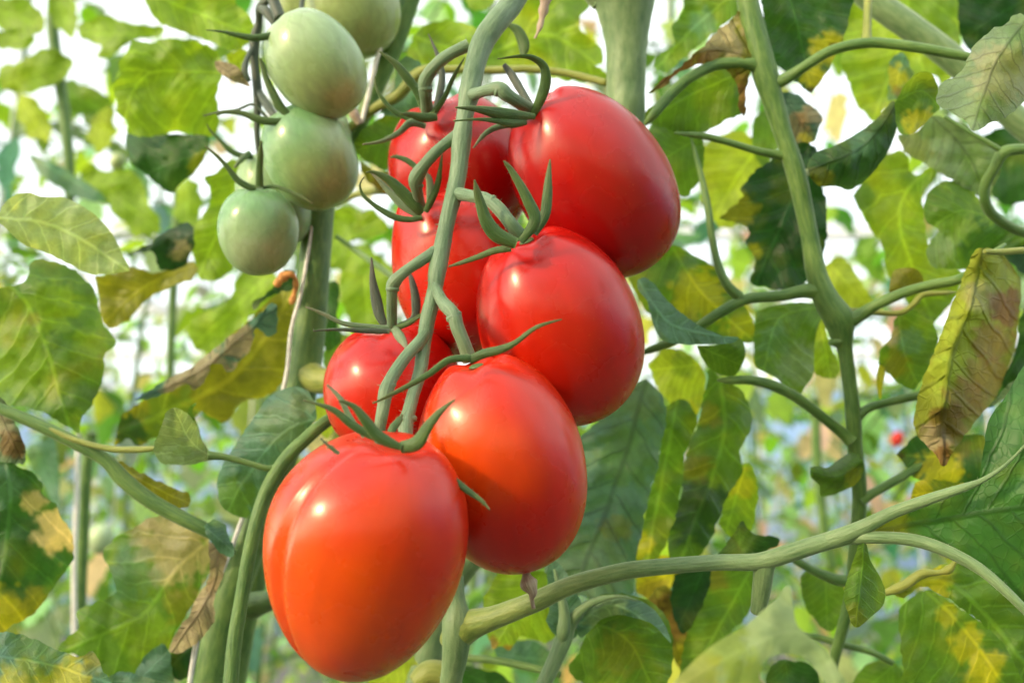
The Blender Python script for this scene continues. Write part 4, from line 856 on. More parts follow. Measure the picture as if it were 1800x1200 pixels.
SS = [
 ([(1340, 118, .35, 30), (1305, 112, .348, 22), (1260, 114, .346, 20), (1215, 135, .343, 19), (1180, 165, .342, 19), (1150, 200, .34, 17)], M_STEM),
 ([(1345, 150, .35, 24), (1375, 142, .348, 22), (1410, 120, .345, 18), (1460, 90, .342, 18), (1520, 76, .34, 18), (1570, 78, .338, 18), (1625, 86, .336, 18), (1700, 100, .335, 16)], M_STEM),
 ([(1523, 78, .34, 20), (1524, 55, .342, 15), (1525, 20, .345, 14), (1527, -30, .35, 14)], M_YSTALK),
 ([(1388, 275, .35, 22), (1365, 272, .35, 16), (1330, 265, .348, 13), (1280, 250, .346, 12), (1240, 240, .345, 12), (1205, 236, .345, 8)], M_STEM),
 ([(1440, 510, .35, 36), (1410, 512, .35, 24), (1370, 520, .35, 20), (1320, 524, .35, 19), (1290, 535, .35, 19), (1255, 556, .35, 18), (1200, 592, .352, 16), (1150, 612, .355, 14)], M_STEM),
 ([(1300, 522, .35, 20), (1278, 500, .35, 16), (1262, 465, .352, 14), (1252, 420, .354, 13), (1245, 370, .356, 13), (1235, 320, .36, 11), (1222, 270, .366, 7)], M_STEM),
 ([(1405, 310, .352, 14), (1425, 300, .36, 12), (1450, 285, .37, 10)], M_YSTALK),
 ([(1480, 570, .35, 40), (1508, 556, .348, 24), (1540, 536, .345, 19), (1590, 514, .342, 18), (1640, 500, .34, 17), (1692, 488, .335, 17), (1740, 450, .32, 14)], M_STEM),
 ([(1490, 545, .355, 10), (1530, 548, .358, 10), (1580, 550, .36, 10), (1605, 535, .36, 10), (1622, 518, .36, 10), (1660, 515, .36, 8)], M_YSTALK),
 ([(1497, 775, .35, 26), (1480, 760, .35, 20), (1440, 728, .348, 18), (1400, 698, .346, 18), (1360, 678, .345, 19), (1320, 668, .345, 17), (1282, 668, .345, 14)], M_STEM),
 ([(1500, 740, .35, 20), (1525, 718, .35, 15), (1560, 707, .352, 15), (1620, 694, .355, 14)], M_STEM),
 ([(1512, 880, .353, 22), (1535, 866, .353, 16), (1570, 846, .355, 16), (1600, 828, .358, 14), (1625, 812, .36, 12)], M_STEM),
 ([(1505, 1020, .357, 22), (1470, 1018, .355, 20), (1430, 1002, .352, 16), (1400, 985, .35, 14)], M_STEM),
]
for pts, m_ in SS:
    a_, b_ = pts[-2], pts[-1]; q_ = 0.55
    pts = pts + [(b_[0] + (b_[0] - a_[0]) * q_, b_[1] + (b_[1] - a_[1]) * q_, b_[2] + .002, b_[3] * 0.35)]
    stalk('side_stalk', t, pts, m_, seg=12, hairs=30)
def LR(first, *a, **k): return leaf(first, *a, root=t, **k)
LR('brown scorched leaflet at the top joint', [(1138, 166), (1165, 140), (1195, 118), (1235, 82), (1262, 55), (1285, 35), (1298, 20), (1318, 40), (1325, 95), (1318, 130), (1312, 165), (1308, 205), (1300, 190), (1295, 150), (1275, 122), (1235, 112), (1195, 128), (1170, 150)], [(1320, 100), (1240, 90), (1142, 162)], .345, 'olive', M_DRY, g=(.008, 0), spots=[(1190, 115, 50, 'brown', .9), (1265, 60, 50, 'tan', .7), (1300, 170, 40, 'brown', .9), (1250, 110, 24, 'brown', .6)], res=7)
LR(None, [(1120, 215), (1140, 190), (1190, 150), (1240, 125), (1290, 125), (1308, 180), (1305, 200), (1275, 212), (1240, 232), (1215, 238), (1165, 225)], [(1300, 130), (1220, 165), (1130, 215)], .37, 'green', g=(0, .005), mott=.3, spots=[(1270, 140, 30, 'lit', .5)], res=8)
LR(None, [(1137, 235), (1150, 215), (1175, 208), (1205, 218), (1232, 240), (1238, 275), (1230, 315), (1205, 345), (1180, 330), (1150, 290)], [(1232, 240), (1150, 290)], .372, 'green', g=(.004, 0), mott=.4, curl=.02, res=8)
LR('dark green leaflet above the centre', [(1345, 40), (1350, -20), (1490, -20), (1492, 30), (1485, 65), (1470, 90), (1452, 128), (1428, 162), (1405, 148), (1372, 120), (1348, 100)], [(1385, -20), (1405, 60), (1425, 160)], .36, 'dark', mott=.25, spots=[(1455, 90, 34, 'yel', .7), (1432, 140, 24, 'yel', .9), (1428, 162, 9, 'black', .9), (1466, 84, 8, 'black', .9)], res=8, g=(.002, 0))
LR('curled leaflet with a twisted waist', [(1418, 290), (1432, 270), (1470, 255), (1510, 232), (1545, 205), (1568, 178), (1578, 190), (1575, 230), (1562, 265), (1545, 290), (1520, 318), (1492, 334), (1470, 328), (1438, 326), (1424, 310)], [(1580, 175), (1520, 255), (1420, 300)], .335, 'dark', M_LEAFD, g=(.004, -.004), curl=.05, mott=.3, spots=[(1440, 318, 26, 'olive', .6), (1520, 250, 30, 'blue', .5)], res=7, rag=.4)
LR(None, [(1572, 182), (1590, 150), (1610, 130), (1632, 127), (1648, 150), (1652, 190), (1645, 198), (1610, 232), (1590, 238), (1577, 225)], [(1580, 175), (1620, 160), (1648, 185)], .332, 'green', g=(.01, .01), curl=-.03, spots=[(1615, 215, 30, 'yel', .7)], res=7, rag=.4)
LR('brown spotted wrinkled leaflet behind the stalk', [(1365, 162), (1395, 165), (1425, 185), (1448, 208), (1440, 220), (1430, 248), (1405, 252), (1385, 240), (1375, 205)], [(1370, 165), (1400, 205), (1430, 245)], .375, 'blue', M_DRY, spots=[(1425, 205, 22, 'tan', .9), (1400, 230, 30, 'brown', .5), (1418, 245, 14, 'yel', .7)], res=7, curl=.04)
LR('very dark ragged leaflet in the middle', [(1265, 385), (1290, 362), (1308, 345), (1300, 330), (1330, 300), (1370, 270), (1400, 250), (1430, 258), (1440, 310), (1452, 350), (1452, 420), (1445, 450), (1420, 490), (1395, 512), (1350, 505), (1318, 498), (1328, 460), (1312, 430), (1318, 400), (1290, 392)], [(1425, 255), (1385, 370), (1330, 495)], .385, 'deep', mott=.3, spots=[(1300, 372, 34, 'olive', .8), (1330, 440, 12, 'yel', .5)], res=8, rag=1.4)
LR('olive yellow leaflet below the large tomato', [(1105, 490), (1130, 460), (1180, 432), (1215, 445), (1260, 472), (1280, 500), (1320, 560), (1328, 600), (1290, 600), (1240, 590), (1180, 570), (1140, 550)], [(1180, 430), (1230, 510), (1325, 600)], .385, 'green', mott=.8, spots=[(1230, 520, 50, 'yel', .65), (1300, 575, 30, 'yel', .5), (1215, 450, 20, 'blue', .5)], res=8)
LR('blue green rolled leaflet', [(1120, 492), (1132, 487), (1150, 500), (1170, 525), (1200, 552), (1235, 575), (1270, 590), (1298, 592), (1285, 603), (1240, 605), (1200, 605), (1165, 598), (1148, 570), (1138, 530), (1122, 510)], [(1122, 492), (1180, 570), (1295, 594)], .335, 'blue', g=(0, -.012), mott=.05, curl=.03, res=6, rag=.3)
LR(None, [(1225, 608), (1260, 606), (1298, 594), (1310, 615), (1305, 640), (1290, 660), (1265, 658), (1240, 640)], [(1228, 608), (1300, 640)], .34, 'green', g=(0, .015), curl=.05, res=6, rag=.3, mott=.2)
LR('pale silvery green leaflet', [(1325, 610), (1328, 560), (1335, 545), (1390, 532), (1440, 535), (1446, 548), (1432, 600), (1430, 655), (1415, 680), (1400, 695), (1365, 665), (1330, 645)], [(1440, 540), (1370, 560), (1345, 640)], .37, 'green', mott=.2, g=(0, -.008), curl=.01, spots=[(1410, 640, 45, 'grey', .8), (1360, 600, 30, 'blue', .5)], res=7, rag=.3, nv=6)
LR(None, [(1432, 560), (1448, 560), (1460, 610), (1475, 640), (1470, 662), (1445, 665), (1430, 640)], [(1440, 560), (1460, 660)], .40, 'lit', res=8, spots=[(1440, 580, 20, 'lime', .8)])
LR('long dark green leaflet below the joint', [(1180, 985), (1172, 960), (1190, 900), (1200, 850), (1205, 800), (1228, 740), (1240, 680), (1245, 650), (1262, 662), (1280, 668), (1305, 690), (1322, 728), (1318, 760), (1300, 790), (1305, 830), (1280, 870), (1262, 915), (1245, 955), (1215, 985)], [(1265, 660), (1270, 780), (1200, 975)], .36, 'green', mott=.4, spots=[(1230, 900, 60, 'deep', .8), (1280, 790, 40, 'green', .5), (1225, 820, 28, 'olive', .8), (1245, 730, 22, 'olive', .7)], res=8, curl=.03, nv=6, g=(.005, 0), quilt=1.8)
LR('folded scorched leaflet', [(1545, 640), (1548, 615), (1570, 580), (1572, 560), (1600, 545), (1630, 560), (1650, 590), (1640, 630), (1618, 672), (1600, 684), (1570, 665)], [(1580, 560), (1590, 620), (1615, 680)], .37, 'green', spots=[(1575, 640, 26, 'olive', .8), (1565, 590, 18, 'tan', .9), (1600, 600, 24, 'blue', .6)], res=7)
LR(None, [(1545, 640), (1556, 650), (1550, 690), (1547, 702), (1540, 670)], [(1550, 640), (1546, 700)], .37, 'yel', res=5, rag=.2)
LR('small round striped leaflet', [(1563, 505), (1570, 478), (1590, 470), (1612, 474), (1623, 492), (1620, 512), (1590, 522), (1568, 530)], [(1565, 525), (1610, 478)], .36, 'olive', M_LEAFD, res=6, curl=.05, rag=.3)
LR('rolled up caterpillar shaped leaflet', [(1425, 822), (1440, 818), (1455, 822), (1478, 803), (1500, 795), (1515, 808), (1518, 830), (1505, 850), (1490, 858), (1465, 870), (1442, 872), (1440, 852), (1426, 838)], [(1515, 815), (1470, 838), (1428, 830)], .335, 'green', M_LEAFD, curl=.25, mott=.4, spots=[(1500, 842, 20, 'yel', .5)], res=5, rag=.3, nv=10)
LR(None, [(1408, 1020), (1415, 1005), (1450, 1002), (1480, 1010), (1485, 1050), (1480, 1090), (1455, 1108), (1430, 1085), (1412, 1055)], [(1450, 1005), (1455, 1105)], .375, 'green', mott=.2, res=8)
leaf('big drooping dead leaf on the right, yellow with brown patches', [(1703, 462), (1712, 440), (1735, 434), (1760, 446), (1785, 475), (1797, 510), (1790, 560), (1788, 600), (1775, 640), (1755, 690), (1725, 728), (1700, 760), (1680, 785), (1666, 812), (1655, 818), (1648, 800), (1635, 788), (1612, 765), (1608, 735), (1615, 690), (1632, 645), (1650, 600), (1668, 550), (1688, 505)],
     [(1725, 436), (1705, 530), (1665, 660), (1655, 815)], .30, 'olive', group=LB, mat=M_DRY, g=(.004, -.002), curl=.07, bend=.008, mott=.6, nv=9, res=7, rag=.8, quilt=2.2, ruf=1.6,
     spots=[(1690, 560, 150, 'lime', .6), (1640, 700, 80, 'lime', .5), (1765, 540, 34, 'brown', .95), (1745, 600, 40, 'rust', .7), (1730, 660, 40, 'rust', .6), (1695, 700, 38, 'brown', .6), (1665, 745, 36, 'brown', .7), (1640, 770, 28, 'tan', .8), (1655, 800, 20, 'brown', .9), (1720, 520, 30, 'tan', .4)])
leaf('large blurred grey green leaf curling down in the upper right', [(1645, 168), (1652, 150), (1680, 135), (1700, 105), (1715, 78), (1735, 60), (1745, 50), (1765, 45), (1785, 25), (1805, 30), (1830, 60), (1830, 140), (1800, 180), (1770, 205), (1745, 215), (1712, 232), (1700, 215), (1668, 195), (1650, 185)],
     [(1800, 40), (1750, 110), (1710, 225)], .245, 'grey', M_LEAFD, group=LB, g=(-.004, -.004), curl=.03, mott=.35, res=8, nv=9, spots=[(1760, 130, 60, 'tan', .35), (1800, 60, 40, 'green', .3), (1740, 190, 30, 'green', .4)])
leaf('blurred pale leaf fork in the bottom right foreground', [(1165, 1225), (1200, 1180), (1250, 1135), (1300, 1105), (1335, 1078), (1362, 1055), (1385, 1028), (1394, 1060), (1400, 1095), (1425, 1120), (1455, 1145), (1480, 1185), (1500, 1225), (1465, 1225), (1445, 1190), (1420, 1160), (1395, 1150), (1370, 1148), (1345, 1160), (1335, 1190), (1350, 1225)],
     [(1480, 1225), (1400, 1110), (1200, 1200)], .185, 'pale', M_FAR, group=LB, curl=.004, mott=.1, ruf=.5, res=10, g=(0, -.003), rag=.3, spots=[(1270, 1130, 50, 'lime', .6), (1220, 1190, 60, 'yel', .5), (1310, 1190, 40, 'lime', .6), (1400, 1110, 60, 'grey', .5)])

# ------------------------------------------------------------------ other leaves on the right
g_ = stalk('thick_stalk', None, [(1490, -40, .40, 44), (1540, 5, .398, 46), (1600, 48, .396, 47), (1660, 92, .394, 46), (1720, 145, .392, 45), (1770, 195, .39, 46), (1840, 255, .388, 46)], M_TRUNK, seg=18, hairs=160, loc=P(1640, 80, .396), label='thick pale stem slanting down across the top right corner', cat='stem')
g_.name = 'tomato_vine'
lf('wide backlit yellow green leaf with lobes in the upper right', [(1485, -20), (1700, -25), (1700, 40), (1688, 70), (1690, 110), (1660, 150), (1640, 130), (1622, 165), (1590, 185), (1560, 190), (1540, 215), (1520, 200), (1505, 180), (1490, 140), (1478, 100)], [(1600, -20), (1580, 90), (1535, 210)], .47, 'lit', mott=.6, res=9, rag=1.2, spots=[(1560, 60, 60, 'lime', .5), (1640, 20, 60, 'green', .5), (1550, 140, 40, 'green', .4)], nv=6)
lf('dark green leaf filling the top right corner', [(1688, 60), (1684, 20), (1700, -25), (1830, -25), (1830, 60), (1780, 80), (1740, 100), (1710, 95)], [(1830, -20), (1690, 70)], .42, 'deep', res=9, mott=.2)
lf('green leaf at the top behind the brown scorched leaflet', [(1150, 118), (1160, 95), (1185, 75), (1180, 50), (1198, 25), (1215, -20), (1305, -20), (1300, 20), (1262, 52), (1232, 80), (1190, 112), (1170, 128)], [(1290, -10), (1220, 50), (1160, 115)], .42, 'green', res=8, mott=.5, spots=[(1235, 40, 24, 'blue', .6)])
lf('small curled leaf with a yellow middle near the twisted one', [(1560, 178), (1562, 130), (1570, 102), (1588, 95), (1600, 115), (1607, 135), (1590, 150), (1580, 170)], [(1588, 98), (1570, 175)], .40, 'blue', res=6, spots=[(1575, 140, 24, 'yel', .8), (1580, 160, 12, 'brown', .6)])
lf('broad grey green leaf hanging behind the twisted one', [(1578, 238), (1610, 232), (1640, 205), (1665, 210), (1700, 225), (1740, 250), (1758, 262), (1760, 300), (1745, 330), (1735, 352), (1712, 340), (1680, 322), (1648, 300), (1620, 285), (1592, 270)], [(1640, 205), (1700, 270), (1735, 350)], .38, 'grey', M_LEAFD, g=(0, .003), mott=.3, res=8, spots=[(1720, 300, 40, 'green', .6), (1610, 260, 30, 'olive', .5)])
lf('yellow green leaf hanging in the right middle with a green margin', [(1500, 345), (1520, 312), (1545, 285), (1568, 268), (1592, 268), (1598, 300), (1612, 310), (1635, 292), (1638, 310), (1622, 350), (1630, 420), (1650, 460), (1690, 478), (1680, 520), (1650, 560), (1630, 590), (1600, 540), (1562, 480), (1550, 430), (1520, 390)], [(1630, 300), (1580, 380), (1640, 570)], .42, 'lit', mott=.7, res=8, spots=[(1570, 360, 45, 'lime', .6), (1515, 350, 26, 'green', .8), (1600, 460, 40, 'lime', .5), (1610, 320, 24, 'green', .6), (1650, 540, 30, 'green', .5)])
lf('round dark green leaf with pale curved veins on the right', [(1624, 372), (1628, 345), (1650, 325), (1680, 318), (1708, 330), (1722, 352), (1740, 372), (1765, 392), (1800, 400), (1800, 430), (1760, 450), (1738, 455), (1700, 472), (1660, 472), (1634, 462), (1628, 440), (1642, 418), (1650, 405), (1630, 392)], [(1745, 385), (1690, 370), (1640, 400)], .375, 'green', mott=.2, res=7, nv=6, spots=[(1650, 440, 34, 'grey', .7), (1740, 430, 50, 'dark', .7)], g=(0, -.004), curl=.01)
stalk('hooked_stalk', None, [(1850, 262, .35, 22), (1800, 262, .35, 18), (1765, 268, .35, 22), (1748, 295, .352, 18), (1732, 325, .355, 18), (1732, 355, .357, 18), (1748, 380, .36, 17), (1790, 405, .365, 18), (1850, 420, .37, 20)], M_STEM, loc=P(1765, 268, .35), label='hooked green stalk curving down at the right edge', cat='stalk', hairs=60)
stalk('thin_stalk', None, [(1764, 268, .35, 10), (1735, 250, .35, 9), (1700, 230, .352, 8), (1660, 205, .355, 8)], M_STEM, loc=P(1735, 250, .35), label='short thin stalk from the hooked one to the grey green leaf', cat='stalk')
stalk('thin_stalk', None, [(1850, 438, .31, 12), (1800, 440, .305, 12), (1755, 443, .302, 11), (1730, 442, .30, 8)], M_YSTALK, loc=P(1790, 440, .305), label='short yellow stalk holding the big dead leaf at the right edge', cat='stalk')
lf('dark leaf wedge at the right edge above the dead leaf', [(1735, 450), (1770, 430), (1830, 420), (1830, 480), (1798, 480), (1780, 465)], [(1830, 440), (1740, 450)], .40, 'deep', res=9)
lf('dark leaf tip at the right edge beside the dead leaf', [(1790, 560), (1830, 520), (1830, 660), (1780, 690), (1735, 715), (1760, 670), (1785, 620)], [(1830, 560), (1740, 712)], .37, 'dark', res=9)
lf('pale leaf tip below the dead leaf at the right edge', [(1740, 712), (1770, 680), (1830, 640), (1830, 670), (1790, 690), (1760, 705)], [(1830, 650), (1745, 712)], .33, 'grey', res=8)
lf('dark leaf with a yellow patch under the dead leaf tip', [(1578, 800), (1588, 785), (1612, 764), (1640, 772), (1690, 765), (1728, 765), (1735, 800), (1730, 845), (1700, 852), (1665, 850), (1630, 845), (1605, 838), (1590, 815)], [(1700, 760), (1650, 800), (1585, 800)], .36, 'dark', res=8, mott=.4, spots=[(1650, 830, 40, 'yel', .8), (1690, 790, 20, 'brown', .3), (1582, 800, 10, 'black', .8)])
lf('yellow leaf fragment above the long arching stalk', [(1600, 880), (1605, 855), (1625, 842), (1670, 846), (1700, 856), (1640, 880)], [(1700, 856), (1605, 870)], .34, 'yel', res=7, spots=[(1660, 860, 30, 'green', .7)])
lf('green leaf with a broad yellow stripe in the bottom right corner', [(1582, 1120), (1580, 1080), (1595, 1055), (1625, 1035), (1650, 1045), (1680, 1062), (1720, 1090), (1760, 1120), (1790, 1160), (1810, 1225), (1600, 1225), (1588, 1170)], [(1620, 1030), (1700, 1110), (1780, 1225)], .33, 'green', res=8, mott=.3, spots=[(1700, 1130, 34, 'yel', .8), (1735, 1170, 30, 'yel', .9), (1665, 1080, 22, 'yel', .6), (1720, 1210, 40, 'yel', .7)], nv=6)
lf('green leaf under the arching stalk at the right edge', [(1555, 1040), (1600, 1015), (1640, 1000), (1672, 990), (1720, 1000), (1780, 1050), (1830, 1110), (1830, 1220), (1800, 1200), (1770, 1140), (1720, 1090), (1660, 1050), (1620, 1030), (1590, 1050)], [(1560, 1040), (1680, 1030), (1830, 1200)], .30, 'green', res=8, mott=.4, spots=[(1640, 1020, 40, 'yel', .8), (1580, 1040, 26, 'olive', .7), (1780, 1130, 50, 'green', .4)])
mb = MB(); tube(mb, [(1555, 1042, .30, 14), (1590, 1028, .299, 16), (1620, 1008, .298, 14), (1650, 1006, .297, 11), (1668, 1000, .296, 15), (1680, 986, .295, 8)], 10, 6, knob=.4)
o = place('curled_tendril', mb.mesh('curled_tendril'), M_YSTALK, None, P(1620, 1010, .298)); tag(o, 'tan twisted leaf edge curling up below the arching stalk', 'tendril')
# big leaves behind the lower right tomato
lf('large grey green leaf hanging right of the lower right tomato', [(1020, 770), (1050, 740), (1090, 700), (1125, 668), (1150, 678), (1168, 705), (1170, 745), (1160, 780), (1155, 830), (1140, 880), (1130, 930), (1118, 980), (1112, 1040), (1080, 1062), (1030, 1050), (1000, 1040), (965, 1015), (960, 985), (1000, 940), (1020, 860)], [(1135, 670), (1090, 830), (1010, 1040)], .36, 'blue', M_LEAFD, g=(.003, -.006), mott=.12, res=8, nv=9, quilt=2.0, curl=.008, spots=[(1100, 800, 60, 'green', .5), (1040, 1000, 70, 'grey', .6), (1085, 930, 26, 'olive', .5), (1130, 700, 40, 'grey', .5)])
lf('dark green strip of leaf between the grey leaf and the long one', [(1160, 720), (1200, 700), (1225, 740), (1205, 800), (1195, 880), (1175, 950), (1150, 985), (1118, 980), (1140, 880), (1158, 800)], [(1190, 705), (1140, 975)], .39, 'green', res=8, mott=.5, spots=[(1125, 960, 26, 'yel', .7)])
lf('yellow leaf showing between green ones above the joint on the lower right', [(1140, 640), (1170, 612), (1210, 620), (1240, 660), (1232, 720), (1210, 760), (1195, 720), (1160, 690)], [(1230, 640), (1150, 650)], .41, 'lime', res=8, spots=[(1200, 640, 24, 'green', .5), (1215, 730, 30, 'yel', .6)])
lf('yellow tipped leaf behind the long dark one', [(1262, 920), (1275, 870), (1300, 820), (1318, 815), (1332, 850), (1330, 900), (1318, 935), (1285, 945)], [(1310, 815), (1275, 940)], .395, 'lit', res=8, spots=[(1300, 850, 30, 'yel', .7), (1290, 920, 30, 'green', .6)])
lf('yellow patch of leaf under the arching stalk beside the grey leaf', [(1118, 985), (1170, 975), (1220, 985), (1215, 1010), (1185, 1025), (1165, 1050), (1120, 1040)], [(1215, 990), (1125, 1030)], .40, 'yel', res=8, spots=[(1150, 1040, 26, 'brown', .4)])
lf('dark leaf crossing under the arching stalk in the lower middle', [(1185, 1010), (1240, 985), (1250, 1010), (1235, 1060), (1215, 1100), (1195, 1110), (1180, 1060)], [(1240, 990), (1195, 1100)], .375, 'deep', res=8)
lf('broad plain green leaf under the stub of the arching stalk', [(1195, 1215), (1205, 1120), (1232, 1060), (1245, 1005), (1290, 1000), (1335, 998), (1328, 1050), (1310, 1085), (1270, 1130), (1240, 1215)], [(1320, 1000), (1210, 1200)], .385, 'green', res=9, mott=.3, spots=[(1260, 1020, 24, 'rust', .4)])
lf('orange yellow torn leaf low between the stalks', [(1130, 1060), (1160, 1030), (1185, 1040), (1200, 1085), (1210, 1120), (1205, 1180), (1185, 1160), (1175, 1110), (1150, 1085)], [(1150, 1040), (1200, 1170)], .39, 'olive', M_DRY, res=7, spots=[(1190, 1100, 24, 'rust', .8), (1165, 1060, 22, 'brown', .5), (1200, 1150, 18, 'yel', .8)])
lf('small pointed dark leaf standing above the arching stalk', [(1262, 975), (1280, 950), (1295, 925), (1305, 915), (1320, 935), (1345, 942), (1370, 948), (1360, 962), (1320, 975)], [(1300, 918), (1300, 972)], .34, 'dark', res=6, spots=[(1310, 950, 20, 'green', .6)])
lf('yellow green leaf behind the stalk under the lower right tomato', [(850, 1080), (852, 1050), (868, 1020), (880, 1000), (915, 1000), (960, 1005), (1000, 1040), (975, 1120), (945, 1125), (915, 1118), (898, 1142), (880, 1135), (865, 1140), (858, 1115)], [(950, 1010), (920, 1060), (870, 1135)], .37, 'lit', res=7, mott=.6, spots=[(865, 1130, 12, 'brown', .8), (893, 1140, 9, 'brown', .8), (950, 1020, 30, 'green', .5)])
t = thing('compound_leaf', P(965, 1190, .32), 'pale green forked leaf stalk at the bottom middle with a curled leaf', 'leaf')
stalk('leaf_stalk', t, [(930, 1260, .315, 26), (952, 1210, .317, 27), (975, 1160, .32, 28), (990, 1125, .322, 30), (1000, 1100, .323, 26), (1014, 1080, .322, 20), (1040, 1060, .321, 13), (1085, 1048, .321, 7), (1120, 1055, .322, 3)], M_TRUNK, seg=14, hairs=80)
stalk('leaf_stalk_branch', t, [(985, 1135, .3215, 12), (990, 1110, .3205, 24), (992, 1080, .321, 20), (985, 1040, .322, 12), (975, 1000, .323, 5)], M_TRUNK, seg=14)
leaf(None, [(960, 1090), (966, 1060), (962, 1000), (975, 985), (995, 1005), (1010, 1035), (1022, 1060), (1020, 1085), (1012, 1120), (985, 1120), (970, 1110)], [(995, 1120), (985, 1060), (970, 990)], .328, 'blue', root=t, res=6, g=(0, -.006), mott=.1, rag=.3)
leaf('curled leaflet with pale blue rim', [(1018, 1080), (1030, 1060), (1060, 1045), (1100, 1042), (1140, 1055), (1168, 1080), (1180, 1110), (1182, 1150), (1176, 1190), (1150, 1220), (1080, 1225), (1040, 1210), (1000, 1180), (1015, 1150), (1028, 1120), (1030, 1095)], [(1015, 1090), (1100, 1120), (1150, 1215)], .335, 'green', root=t, res=7, mott=.4, g=(0, .006), curl=.012, spots=[(1090, 1150, 44, 'olive', .5)])
leaf('pale blue green rolled rim', [(1012, 1088), (1022, 1060), (1050, 1048), (1090, 1045), (1125, 1055), (1150, 1072), (1170, 1100), (1180, 1130), (1168, 1118), (1145, 1095), (1115, 1085), (1085, 1080), (1058, 1088), (1035, 1110), (1018, 1120)], [(1012, 1100), (1080, 1062), (1178, 1125)], .322, 'blue', root=t, res=6, mott=.1, curl=.12, rag=.3, spots=[(1060, 1070, 44, 'pale', .5)])
stalk('thin_stalk', None, [(760, 1155, .37, 14), (815, 1155, .365, 13), (870, 1160, .36, 13), (930, 1172, .355, 13), (985, 1185, .35, 12)], M_STEM, loc=P(870, 1160, .36), label='thin dark stalk low behind the thick stems at the bottom', cat='stalk', hairs=30)
lf('dark green leaf at the bottom between the two stems', [(808, 1200), (815, 1170), (850, 1175), (890, 1190), (900, 1225), (805, 1225)], [(810, 1180), (890, 1215)], .40, 'dark', res=9)
lf('pale blue green leaf low under the yellow green one', [(868, 1140), (910, 1125), (950, 1130), (985, 1170), (930, 1175), (880, 1165)], [(880, 1150), (970, 1160)], .44, 'blue', res=9)
o = lf('blurred yellow leaf just below the front tomato', [(640, 1215), (655, 1180), (690, 1155), (720, 1145), (735, 1170), (730, 1225), (640, 1225)], [(725, 1150), (650, 1215)], .36, 'lime', res=9)
o = stalk('pale_branch', None, [(735, 1200, .33, 40), (755, 1182, .33, 44), (785, 1190, .33, 42), (800, 1230, .33, 40)], M_YSTALK, loc=P(760, 1190, .33), label='rounded pale branch end at the bottom edge beside the stem', cat='branch')
stalk('thin_stalk', None, [(1395, 1118, .37, 12), (1440, 1120, .37, 12), (1480, 1132, .368, 12), (1530, 1145, .366, 11), (1570, 1165, .364, 10)], M_STEM, loc=P(1450, 1122, .37), label='thin green stalk low at the right crossing the hanging stalk', cat='stalk')
lf('green leaf cut by the bottom edge at the lower right', [(1490, 1215), (1510, 1180), (1540, 1160), (1575, 1165), (1595, 1195), (1605, 1225), (1490, 1225)], [(1575, 1165), (1510, 1220)], .38, 'green', res=8, rag=.6)
lf('dark green leaf under the blurred pale fork', [(1340, 1225), (1350, 1180), (1375, 1160), (1420, 1165), (1440, 1195), (1435, 1225)], [(1380, 1160), (1390, 1225)], .35, 'dark', res=9)
# stems of the middle distance
for (lab, pts) in (('blurred upright stem far left with leafy side shoots', [(105, -30, .75, 18), (92, 30, .75, 20), (100, 110, .75, 20), (112, 190, .75, 20), (122, 300, .75, 18), (122, 420, .76, 16)]),
                   ('blurred stem with a white string at the lower left', [(160, 760, .62, 20), (150, 850, .62, 20), (146, 950, .62, 20), (140, 1060, .62, 22), (135, 1240, .62, 22)]),
                   ('blurred pale stem between the left leaves and the thick stem', [(312, 330, .8, 14), (308, 450, .8, 15), (302, 560, .8, 15), (298, 680, .8, 14)]),
                   ('blurred upright stem behind the leaves right of the joint', [(1432, 700, .8, 16), (1436, 800, .8, 16), (1445, 900, .8, 16), (1460, 1000, .8, 16)])):
    o = stalk('tomato_vine', None, pts, M_STEM, seg=12, loc=P(*pts[2][:3]), label=lab, cat='stem')
mb = MB(); tube(mb, [(138, 760, .61, 8), (134, 900, .61, 9), (130, 1000, .61, 9), (132, 1200, .61, 9)], 6, 4)
o = place('support_string', mb.mesh('support_string'), M_TWINE, None, P(134, 900, .61)); tag(o, 'blurred white string beside the lower left stem', 'string')
lf('blurred blue green leaf behind the stalk at the lower left', [(45, 800), (60, 780), (95, 770), (105, 850), (100, 900), (80, 860)], [(60, 780), (98, 890)], .6, 'blue', res=10)
lf('blurred blue leaf slanting under the far left stem', [(50, 270), (90, 285), (150, 320), (190, 350), (160, 355), (110, 335), (70, 305)], [(50, 270), (190, 352)], .7, 'blue', res=10)
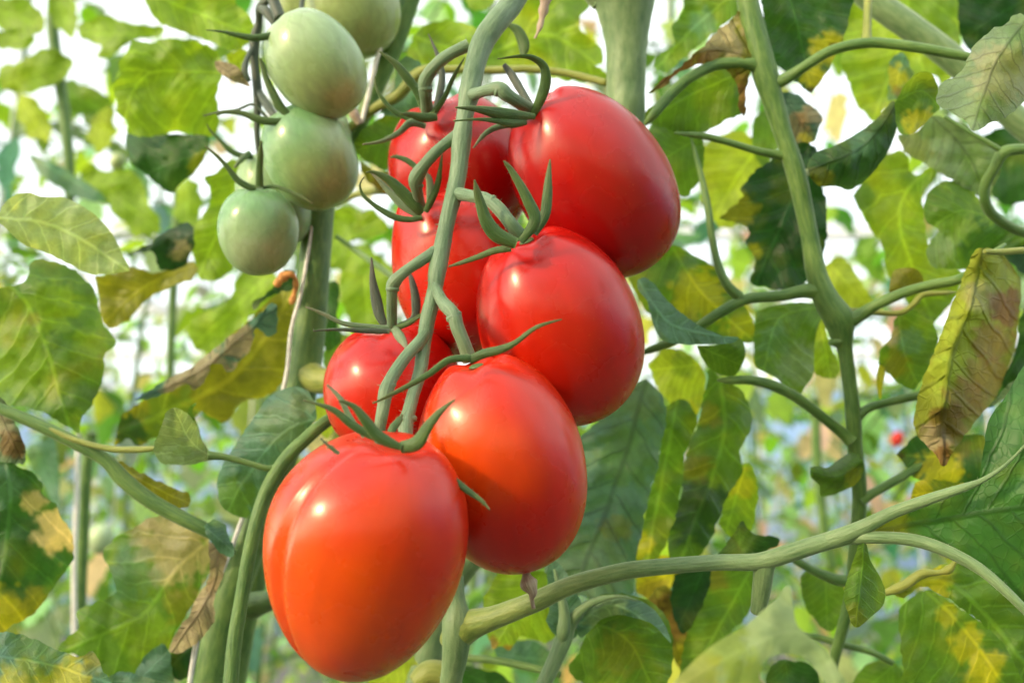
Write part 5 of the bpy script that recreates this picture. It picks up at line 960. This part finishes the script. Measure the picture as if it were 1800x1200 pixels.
for i, (x, y, s, c, ang) in enumerate(((30, 30, 60, 'lit', 20), (60, 130, 70, 'lit', -20), (150, 180, 60, 'green', 30), (20, 70, 40, 'lit', 0), (200, 330, 70, 'lit', 10), (60, 210, 50, 'lime', 60), (235, 370, 60, 'lit', 40), (110, 20, 50, 'lit', 70), (180, 230, 45, 'lime', 100), (330, 360, 50, 'lit', 90))):
    a = R(ang); L_ = s
    pr = [(-1, 0), (-.6, .35), (-.2, .5), (.1, .4), (.4, .55), (.7, .3), (1, 0), (.7, -.35), (.3, -.45), (0, -.55), (-.4, -.4), (-.7, -.45)]
    rnd = random.Random(i); ol = [(x + L_ * (u * math.cos(a) - v * math.sin(a)) * rnd.uniform(.85, 1.1), y + L_ * (u * math.sin(a) + v * math.cos(a)) * rnd.uniform(.85, 1.1)) for u, v in pr]
    WL = ('in the top left corner', 'under the top left corner leaf beside the far stem', 'hanging just right of the far left stem', 'touching the left edge near the top', 'below the dark leaf tip at the upper left', 'crossing the far left stem halfway', 'above the folded dark flap', 'at the top edge beside the far left stem', 'just left of the dark leaf tip', 'between dark leaf tip and lowest green tomato')
    lf('blurred sunlit leaf ' + WL[i], ol, [ol[0], (x, y), ol[6]], .68 + .06 * (i % 3), c, res=12, rag=1.5)

lf('backlit lime leaf behind the thin side stalk right of the large tomato', [(1232, 262), (1262, 240), (1305, 232), (1345, 262), (1362, 300), (1345, 350), (1315, 385), (1270, 400), (1240, 372), (1228, 320)], [(1340, 250), (1290, 320), (1255, 392)], .52, 'lime', res=9, mott=.5, rag=1.3)
lf('green leaf tucked behind the hanging stalk above the very dark one', [(1325, 205), (1360, 190), (1400, 215), (1420, 250), (1400, 275), (1370, 262), (1345, 300), (1322, 260)], [(1330, 200), (1400, 262)], .5, 'green', res=8, mott=.5)
lf('yellow green leaf between the joint and the yellow hanging leaf', [(1445, 470), (1478, 452), (1505, 480), (1530, 520), (1552, 545), (1500, 552), (1465, 540)], [(1460, 465), (1530, 545)], .5, 'lime', res=8, mott=.6)
lf('dark teal leaf behind the far right leaves above the hooked stalk', [(1700, 250), (1760, 225), (1830, 210), (1830, 330), (1770, 360), (1735, 330), (1705, 300)], [(1830, 240), (1710, 290)], .5, 'dark', res=10)
lf('backlit leaf behind the thick stem left of the middle left tomato', [(600, 470), (640, 440), (688, 470), (700, 530), (680, 585), (640, 600), (612, 560), (596, 510)], [(640, 440), (650, 595)], .62, 'lit', res=10, rag=1.4)
lf('yellow green jagged leaf left of the thick stem above the scorched one', [(410, 500), (430, 470), (470, 480), (500, 500), (490, 540), (440, 560), (400, 600), (360, 620), (330, 590), (350, 550), (390, 540)], [(470, 485), (345, 605)], .58, 'lit', res=10, rag=1.5)
